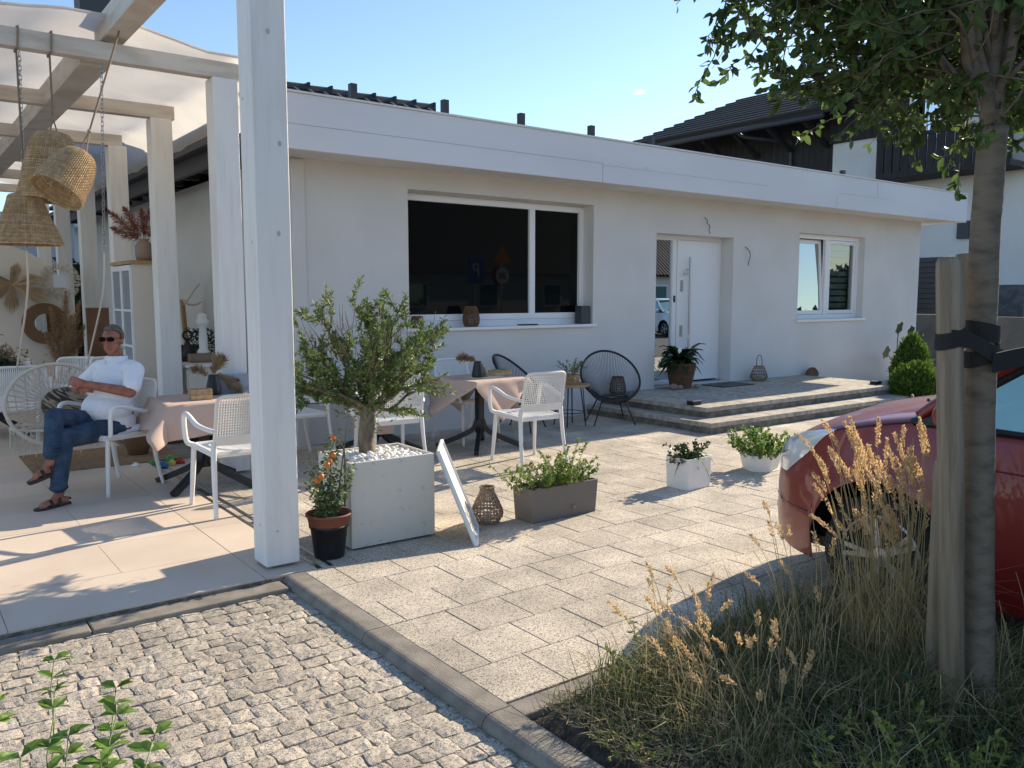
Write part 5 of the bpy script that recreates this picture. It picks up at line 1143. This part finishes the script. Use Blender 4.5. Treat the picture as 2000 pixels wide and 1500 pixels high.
# near (left) arm
SL=(-.185,-.11,.995); EL=(-.285,.035,.825); WL=(-.055,.27,.905); SRt=(.185,-.11,.995); ER=(.28,.05,.83); WR_=(.04,.24,.87)
caps(b,SL,EL,.062,.048); caps(b,EL,WL,.047,.031); caps(b,SRt,ER,.06,.046); caps(b,ER,WR_,.044,.030)
def hand(mb,wr,dr,up,s):
    wr=Vector(wr);dr=Vector(dr).normalized();up=Vector(up).normalized();sd=dr.cross(up).normalized()*s
    for k in range(4): caps(mb,wr+dr*.01+sd*(k-1.5)*.013,wr+dr*.085+sd*(k-1.5)*.018,.014,.0125,8,3)
    for k,L_ in enumerate((.068,.078,.073,.058)):
        p0=wr+dr*.088+sd*(k-1.5)*.0195; p1=p0+(dr*.8-up*.35).normalized()*L_*.45; p2=p1+(dr*.3-up*.95).normalized()*L_*.33; p3=p2+(dr*-.2-up).normalized()*L_*.24
        caps(mb,p0,p1,.0090,.0086,8,2); caps(mb,p1,p2,.0086,.008,8,2); caps(mb,p2,p3,.008,.0072,8,2)
    q=wr+dr*.03-sd*.03; q1=q+(dr*.6-sd*.6-up*.3).normalized()*.04; q2=q1+(dr*.9-sd*.1-up*.3).normalized()*.032; caps(mb,q,q1,.0125,.0105,8,2); caps(mb,q1,q2,.0105,.009,8,2)
hand(b,WL,(.85,.40,.25),(-.2,.9,.3),1); hand(b,WR_,(-.95,.12,.05),(0,1,.3),-1)
# legs (skin below the jeans shows at ankles)
HL=(-.095,.02,.525); KL=(-.075,.49,.50); AL=(-.13,.60,.095); HR=(.095,.02,.545); KR=(.0,.50,.665); AR_=(-.085,.62,.345)
caps(b,HL,KL,.085,.062); caps(b,KL,AL,.056,.036); caps(b,HR,KR,.085,.062); caps(b,KR,AR_,.056,.036)
def foot(mb,an,d,nrm):
    an=Vector(an);d=Vector(d).normalized();nrm=Vector(nrm).normalized();sd=d.cross(nrm).normalized(); bse=an-nrm*.055
    caps(mb,bse-d*.045,bse+d*.10,.032,.030); ell(mb,bse+d*.115,(.042,.042,.02),10,7); caps(mb,an,bse+d*.07,.034,.026)
    for k,L_ in enumerate((.055,.05,.045,.038,.032)): q=bse+d*(.14-.006*k)+sd*(k-2)*.017-nrm*.008; caps(mb,q,q+d*L_*.75,.0125 if k==0 else .0095,.009 if k==0 else .0075,8,2)
FL=Vector((.02,.98,0)); FR=Vector((.35,.86,-.30)); foot(b,AL,FL,(0,0,1)); foot(b,AR_,FR,(.1,.33,.93))
body=remeshed('body',b,'skin',man,.0042,5,.45)
body.parent=man
# shirt: torso, belly, short sleeves, collar
g=MB()
for p,r_ in (((0,-.02,.56),(.195,.185,.12)),((0,.015,.68),(.20,.195,.15)),((0,-.03,.80),(.198,.175,.14)),((0,-.075,.92),(.20,.145,.12)),((0,-.105,1.005),(.19,.115,.065))): ell(g,p,r_,20,12)
caps(g,(-.13,-.11,1.005),(-.20,-.10,.985),.072,.078); caps(g,(-.20,-.10,.985),(-.268,-.0,.872),.078,.074); caps(g,(.13,-.11,1.005),(.20,-.10,.985),.072,.076); caps(g,(.20,-.10,.985),(.262,.0,.875),.076,.072)
lathe(g,[(.085,1.03),(.084,1.10),(.074,1.108),(.070,1.05)],20,c=(-.002,-.102,0))
caps(g,(-.055,-.045,1.09),(-.022,.005,1.045),.017,.013); caps(g,(.05,-.045,1.09),(.022,.005,1.045),.017,.013)
for k in range(7):   # soft creases
    a=R(-70+k*28); caps(g,(.10*math.sin(a),.12*math.cos(a)-.01,.60+.02*(k%3)),(.17*math.sin(a),.17*math.cos(a)-.01,.66+.025*(k%2)),.02,.03,8,3)
caps(g,(-.16,-.15,.50),(-.16,.06,.47),.035,.03); caps(g,(.16,-.15,.50),(.16,.06,.47),.035,.03)
remeshed('polo_shirt',g,'shirt',man,.006,5)
g=MB(); ell(g,(0,-.04,.51),(.185,.15,.09),18,10)
caps(g,HL,KL,.098,.078); caps(g,KL,(AL[0],AL[1],.155),.074,.060); caps(g,HR,KR,.098,.078); caps(g,KR,(AR_[0]+.005,AR_[1]-.012,AR_[2]+.06),.074,.060)
ell(g,(AL[0],AL[1],.145),(.066,.072,.03),14,8)
for k in range(4): ell(g,(-.125+.012*k,.585-.02*k,.22+k*.07),(.067,.07,.014),12,6); ell(g,(-.05-.02*k,.55+.02*k,.56-.05*k),(.068,.07,.014),12,6)
remeshed('jeans',g,'jeans',man,.006,4)
g=MB(); ell(g,hd(0,-.020,.034),(.0785,.095,.092),20,12,HDR)
hm=MB(); keep=[]
for f in g.f:
    c=HDR.to_3x3().inverted()@(sum((Vector(g.v[i]) for i in f),Vector())/len(f)-HC)
    if c.z>-.055 and (c.y<.018+max(0,(c.z-.05))*.9) and not (abs(c.x)>.05 and c.y>-.005 and c.z<.03): keep.append(f)
hm.v=g.v; hm.f=keep; o=obj('hair',hm,'hair',man,smooth=True); m_=o.modifiers.new('s','SOLIDIFY'); m_.thickness=.006; m_.offset=1
g=MB()
for s in (-1,1):
    ol=[(.003+.028*math.cos(a)*(1.05) ,.019*math.sin(a)*(1 if math.sin(a)>0 else 1.15)) for a in [2*PI*k/18 for k in range(18)]]
    mx=Matrix.Translation(hd(s*.034,.104,.012))@HDR@Matrix.Rotation(R(-16*s),4,'Z')@Matrix.Rotation(R(90),4,'X'); prism(g,ol,-.002,.003,mx)
    tube(g,[hd(s*.062,.094,.020),hd(s*.078,.03,.018),hd(s*.080,-.01,.008)],.0022,5)
tube(g,[hd(-.02,.108,.02),hd(0,.113,.022),hd(.02,.108,.02)],.002,5); obj('sunglasses',g,'darkglass',man)
def sandal(an,d,nrm):
    an=Vector(an);d=Vector(d).normalized();nrm=Vector(nrm).normalized();sd=d.cross(nrm).normalized(); bse=an-nrm*.088; g=MB()
    mx=Matrix((sd,d,nrm)).transposed().to_4x4(); mx.translation=bse
    ol=[(-.034,-.075),(0,-.092),(.034,-.075),(.038,0),(.048,.10),(.045,.165),(.015,.205),(-.025,.20),(-.046,.15),(-.044,.08),(-.036,0)]
    prism(g,ol,-.012,.014,mx)
    for y0,h_ in ((.02,.085),(.085,.06),(.13,.045)):
        P=[mx@Vector((.042*math.cos(PI*k/8),y0,h_*math.sin(PI*k/8)*1.0)) for k in range(9)]
        for p,q in zip(P,P[1:]): beam(g,p,q,.026,.006,mx.to_3x3()@Vector((0,1,0)).cross(Vector((0,0,1))) if 0 else nrm)
    P=[mx@Vector((.04*math.cos(PI*k/8),-.06-.02*math.sin(PI*k/8),.045)) for k in range(9)]; tube(g,P,.007,5)
    obj('sandal',g,'sandal',man,bevel=.001)
sandal(AL,FL,(0,0,1)); sandal(AR_,FR,(.1,.33,.93))
# ---------------------------------------------------------------- street tree, stakes, straps
TX,TY=3.005,1.335
tt=thing('street_tree','young street tree with smooth grey bark and a leafy crown at the right edge','tree',(TX,TY,0),0)
g=MB(); P=[(.069,-.052,-.05),(.067,-.05,.02),(.062,-.046,.15),(.040,-.03,.6),(.015,-.012,1.2),(.005,0,1.75),(.012,0,2.05),(.02,0,2.16)]; P=smoothpath(P,4)
tube(g,[p+Vector((noise.noise(Vector((p.z*7,0,0)))*.004,noise.noise(Vector((0,p.z*7,3)))*.004,0)) for p in P],[(.075 if p.z<.05 else .053-.0035*p.z) for p in P],20)
def lp(az,dist,z):  # crown frame: az degrees from the +x axis
    return Vector((dist*math.cos(R(az)),dist*math.sin(R(az)),z))
br=[limb(g,(.02,0,2.14),(.05,.08,3.5),.034,.01,0,8,10,.02),limb(g,(.02,0,2.13),(-.32,.18,3.0),.030,.01,.05,8,10,.02)]
for az,dd,z,r_ in ((150,.35,3.1,.03),(100,.22,3.4,.034),(-20,.35,3.2,.03),(40,.3,3.3,.026),(200,.4,3.0,.024),(-90,.35,3.2,.026),(160,.8,2.9,.016),(130,.85,2.75,.015),(215,.7,3.1,.014),(250,.9,2.9,.014),(60,.9,2.8,.015),(0,.9,2.9,.015),(-50,.9,2.95,.014),(135,.95,2.75,.010),(185,.6,2.45,.008),(95,.9,2.5,.010),(30,.5,2.45,.008),(145,.65,2.5,.007),(120,.4,2.42,.006),(-30,.4,2.45,.006),(-60,.35,2.5,.006),(165,.75,3.3,.016),(80,.8,3.4,.016)):
    dd*=(1-.35*max(0,math.cos(R(az-210)))); dd*=.82 if 110<az<180 else 1; q=lp(az,dd,z); s0=Vector((.015,0,2.12)).lerp(Vector((.05,.08,3.3)),random.random()*.55 if z>2.8 else random.random()*.15); r_*=.72; br.append(limb(g,s0,q,r_,.004,.06 if z>2.7 else .03,8,8,.04))
lf=MB(); tws=[]
for P_ in br:
    for i in range(11):
        q=P_[random.randint(3,8)]; d=(rvec()+(q-Vector((0,0,2.3))).normalized()*.8+Vector((0,0,-.15))).normalized(); tws.append(limb(g,q,q+d*random.uniform(.18,.5),.0035,.0012,.0,4,4,.02))
for i in range(1020):
    v=rvec()*random.random()**.33; p=Vector((-.8,.6,0))*(v.x*.92-.06)+Vector((.6,.8,0))*(v.y*.72+.30)+Vector((0,0,2.98+v.z*.74)); p.z+=.55*max(0,-v.y-.1)
    if p.z<2.38 and math.hypot(p.x,p.y)<.30: continue
    tws.append(limb(g,p,p+(rvec()+Vector((0,0,-.1))).normalized()*random.uniform(.2,.45),.0035,.0012,0,4,4,.02))
for tw in tws:
    n_=23
    for k in range(n_):
        u=random.uniform(.1,1)*(len(tw)-1); i=min(int(u),len(tw)-2); q=tw[i].lerp(tw[i+1],u-i); ax=(tw[-1]-tw[0]).normalized(); dd=(ax*.6+rvec()+Vector((0,0,-.35))).normalized(); L_=random.uniform(.035,.058); leaf(lf,q,dd,L_,L_*.48,fold=.25,bend=.2)
obj('trunk',g,'treebark',tt,smooth=True); obj('crown',lf,'leaf',tt)
def stake(label,x,y,h,lean,r_=.042):
    g=MB(); prof=[(r_,-.1),(r_,h-.05),(r_*.97,h-.02),(r_*.8,h-.004),(0,h)]; lathe(g,prof,22); o=obj('tree_stake',g,'stake',smooth=True); o.location=(x,y,0); o.rotation_euler=lean; return tag(o,label,'stake','wooden stakes around the street tree')
stake('round wooden stake standing directly left of the tree trunk, nearest to the viewer',2.956,1.321,1.735,(R(-2.05),R(-2.9),0))
stake('second round wooden stake just behind the tree trunk, its top showing beside the first',3.28,1.42,1.76,(R(-2),R(-2.6),0))
stake('dark leaning stake foot left of the front stake, half hidden in the grass',3.07,1.45,1.0,(0,R(-1.2),0),.034)
stake('right hand wooden stake of the street tree, just outside the right edge of the view',3.62,.70,1.7,(0,0,0))
g=MB()
def strap(pts,w_=.055,th=.006):
    P=smoothpath(pts,5); vs=[]; up=Vector((0,0,1))
    for p in P: vs+=[p+up*w_/2,p-up*w_/2]
    n=len(P); g.add(vs,[(2*i,2*i+1,2*i+3,2*i+2) for i in range(n-1)])
def ring(cx,cy,r_,z,tl,w_=.055):
    P=[Vector((cx+r_*math.cos(2*PI*k/24),cy+r_*math.sin(2*PI*k/24),z+tl*math.cos(2*PI*k/24+.6))) for k in range(25)]; vs=[]
    for p in P: vs+=[p+Vector((0,0,w_/2)),p-Vector((0,0,w_/2))]
    g.add(vs,[(2*i,2*i+1,2*i+3,2*i+2) for i in range(24)])
ring(2.882,1.373,.0455,1.455,.012); ring(TX+.01,TY-.008,.054,1.475,-.012,.06); ring(TX+.01,TY-.008,.055,1.40,.02)
strap([(2.84,1.345,1.46),(2.90,1.31,1.45),(2.97,1.265,1.405),(3.05,1.27,1.39)]); strap([(2.96,1.262,1.375),(3.1,1.19,1.40),(3.3,.98,1.43),(3.6,.66,1.47)],.065)
o=obj('tree_strap',g,'rubber'); m_=o.modifiers.new('s','SOLIDIFY'); m_.thickness=.005; tag(o,'black rubber straps tying the tree trunk to its stakes','strap')
# ---------------------------------------------------------------- grasses and weeds in the bed
def grassclump(label,loc,n,spread,h,lean=.18,heads=True,seed=1):
    random.seed(seed); t=thing('dry_grass_clump',label,'grass',loc,0,'clumps of dry seeding grass'); st=MB(); hdm=MB(); bl=MB()
    for i in range(n):
        a=random.uniform(0,2*PI); r=spread*math.sqrt(random.random()); b=Vector((r*math.cos(a),r*math.sin(a),-.02)); hh=h*random.uniform(.62,1.05); d=Vector((random.gauss(0,lean)+math.cos(a)*.08,random.gauss(0,lean)+math.sin(a)*.08,1)); nod=Vector((random.gauss(-.02,.035),random.gauss(.03,.04),0))
        P=smoothpath([b,b+d*hh*.35,b+d*hh*.72+nod*.25,b+d*hh*.96+nod*.9],4); tube(st,P,[.0017]*(len(P)-3)+[.0013]*3,3,cap=False)
        if heads and random.random()<.72:
            Lh=random.uniform(.10,.20) if h>.9 else random.uniform(.05,.10); e=P[-1]; dr=(P[-1]-P[-3]).normalized()+nod*1.5
            for k in range(int(Lh*780)):
                u=random.random(); q=e+dr*Lh*(u-.25)+Vector((0,0,-.5*Lh*u*u*.5))+rvec()*.0085*math.sin(PI*min(1,u*.9+.12)); minileaf(hdm,q,(dr+rvec()*.7).normalized(),random.uniform(.010,.018),.006)
    for i in range(n*5):
        a=random.uniform(0,2*PI); r=spread*1.3*math.sqrt(random.random()); b=Vector((r*math.cos(a),r*math.sin(a),-.02)); L_=h*random.uniform(.25,.7); aa=random.uniform(0,2*PI); d=Vector((math.cos(aa),math.sin(aa),0)); k=random.uniform(.15,.6)
        ribbon(bl,[b,b+d*L_*k*.3+Vector((0,0,L_*.5)),b+d*L_*k*.8+Vector((0,0,L_*.8)),b+d*L_*k*1.4+Vector((0,0,L_*random.uniform(.5,.9)))],.004)
    obj('stalks',st,'drystem',t)
    if heads: obj('seed_heads',hdm,'drygrass',t)
    obj('blades',bl,'drystem',t)
grassclump('tallest clump of golden seeding grass in front of the car wheel',(3.28,1.755,0),92,.13,1.02,.035,seed=3)
grassclump('loose golden grass left of the tall clump, in front of the car bumper',(2.90,1.93,0),16,.14,.74,.10,seed=4)
grassclump('thin low clump of dry grass at the left corner of the bed',(2.50,2.18,0),18,.14,.50,.16,seed=5)
grassclump('short dark clump of dry grass in the middle of the bed',(2.40,1.82,0),40,.20,.46,.22,seed=6)
grassclump('dry grass between the stakes and the bottom of the car door',(3.25,1.35,0),40,.2,.55,.2,heads=False,seed=8)
random.seed(21); g=MB(); g2=MB()
def inbed(): 
    x=1.93+1.75*random.random()**.8; y=random.uniform(.6,2.40); return x,y
for i in range(24000):
    x,y=inbed()
    dn=noise.noise(Vector((x*2.5,y*2.5,5)))
    if x<2.08 and y>1.6 and random.random()<.5: continue
    a=random.uniform(0,2*PI); L_=random.uniform(.05,.27)*(1.2+dn)*(.45 if x<2.15 else 1); d=Vector((math.cos(a),math.sin(a),0)); b=Vector((x,y,.0)); k=random.uniform(.2,1.1)
    ribbon(g if random.random()<.72 else g2,[b,b+d*L_*k*.4+Vector((0,0,L_*.6)),b+d*L_*k+Vector((0,0,L_*random.uniform(.4,.9)))],random.uniform(.0025,.005))
tag(obj('grass',g,'blade'),'low green and brown grass covering the planting bed','grass',None,'stuff'); 
for i in range(5000):
    x,y=inbed(); 
    if x>2.5: x=random.uniform(1.93,2.4)
    a=random.uniform(0,2*PI); minileaf(g2,Vector((x,y,.03+random.random()*.02)),Vector((math.cos(a),math.sin(a),random.uniform(-.1,.4))),random.uniform(.02,.07),.005)
tag(obj('straw_litter',g2,'straw'),'dry straw and withered blades lying in the bed','straw',None,'stuff')
def weed(label,loc,r,h,n,m,L_,per,name='leafy_shrub',cat='bush',mini=False):
    t=thing(name,label,cat,loc,0); lf=MB(); sm=MB(); shoots(lf,sm,n,r,h,L_,L_*.5,per,mini=mini,ry=(1,1)); obj('stems',sm,'drystem',t); obj('leaves',lf,m,t)
weed('yellow green leafy shrub at the bottom edge left of the tree stake',(2.42,1.02,.0),.24,.30,70,'leafyellow',.030,36)
weed('low leafy shrub in the bottom right corner below the trunk',(2.98,.86,0),.2,.22,26,'leafolive',.045,20)
weed('dark broad leaved weed in the shade under the grass',(2.62,1.42,0),.22,.22,26,'leafdark',.06,16,'weed','plant')
weed('small green weed growing at the left corner of the bed kerb',(2.02,1.98,0),.07,.09,16,'leaflight',.022,14,'weed','plant')
weed('green sprig with yellow leaves rising at the bed corner beside the car shadow',(2.40,2.36,0),.03,.26,6,'leaflight',.035,14,'weed','plant')
# shrub in the near left corner
t=thing('front_shrub','sprawling shrub with glossy pointed leaves in the bottom left corner','bush',(.10,1.42,-.07),0); lf=MB(); sm=MB(); random.seed(11)
for e,dn in (((.22,1.11,.67),3),((.19,.90,.67),5),((.32,.83,.67),4),((.29,.68,.67),6),((.18,.64,.67),8),((.34,.53,.67),8),((.06,.92,.67),4),((.08,.60,.67),9),((.22,.50,.66),10),((.14,.52,.64),10),((.0,.62,.62),8),((.28,.48,.6),9),((.10,.45,.6),9),((-.05,.5,.6),8)):
    P=limb(sm,(random.uniform(-.1,.1),-.1,.0),e,.0035,.0014,.10,10,5,.02)
    for k in range(dn):
        u=1-k*.058; i=min(int(u*10),9); q=P[i].lerp(P[i+1],u*10-i); ax=(P[i+1]-P[i]).normalized(); s_=frame_of(ax)[0]
        if Vector(e).y>.7 and 1<k<3: continue
        for sg in (-1,1):
            for rep in range(2): leaf(lf,q,(s_*sg*.8+ax*.5+rvec()*.35).normalized(),random.uniform(.034,.056),.026,nrm=Vector((0,0,1))+rvec()*.5)
obj('stems',sm,'leaflight',t); obj('leaves',lf,'leaffront',t)
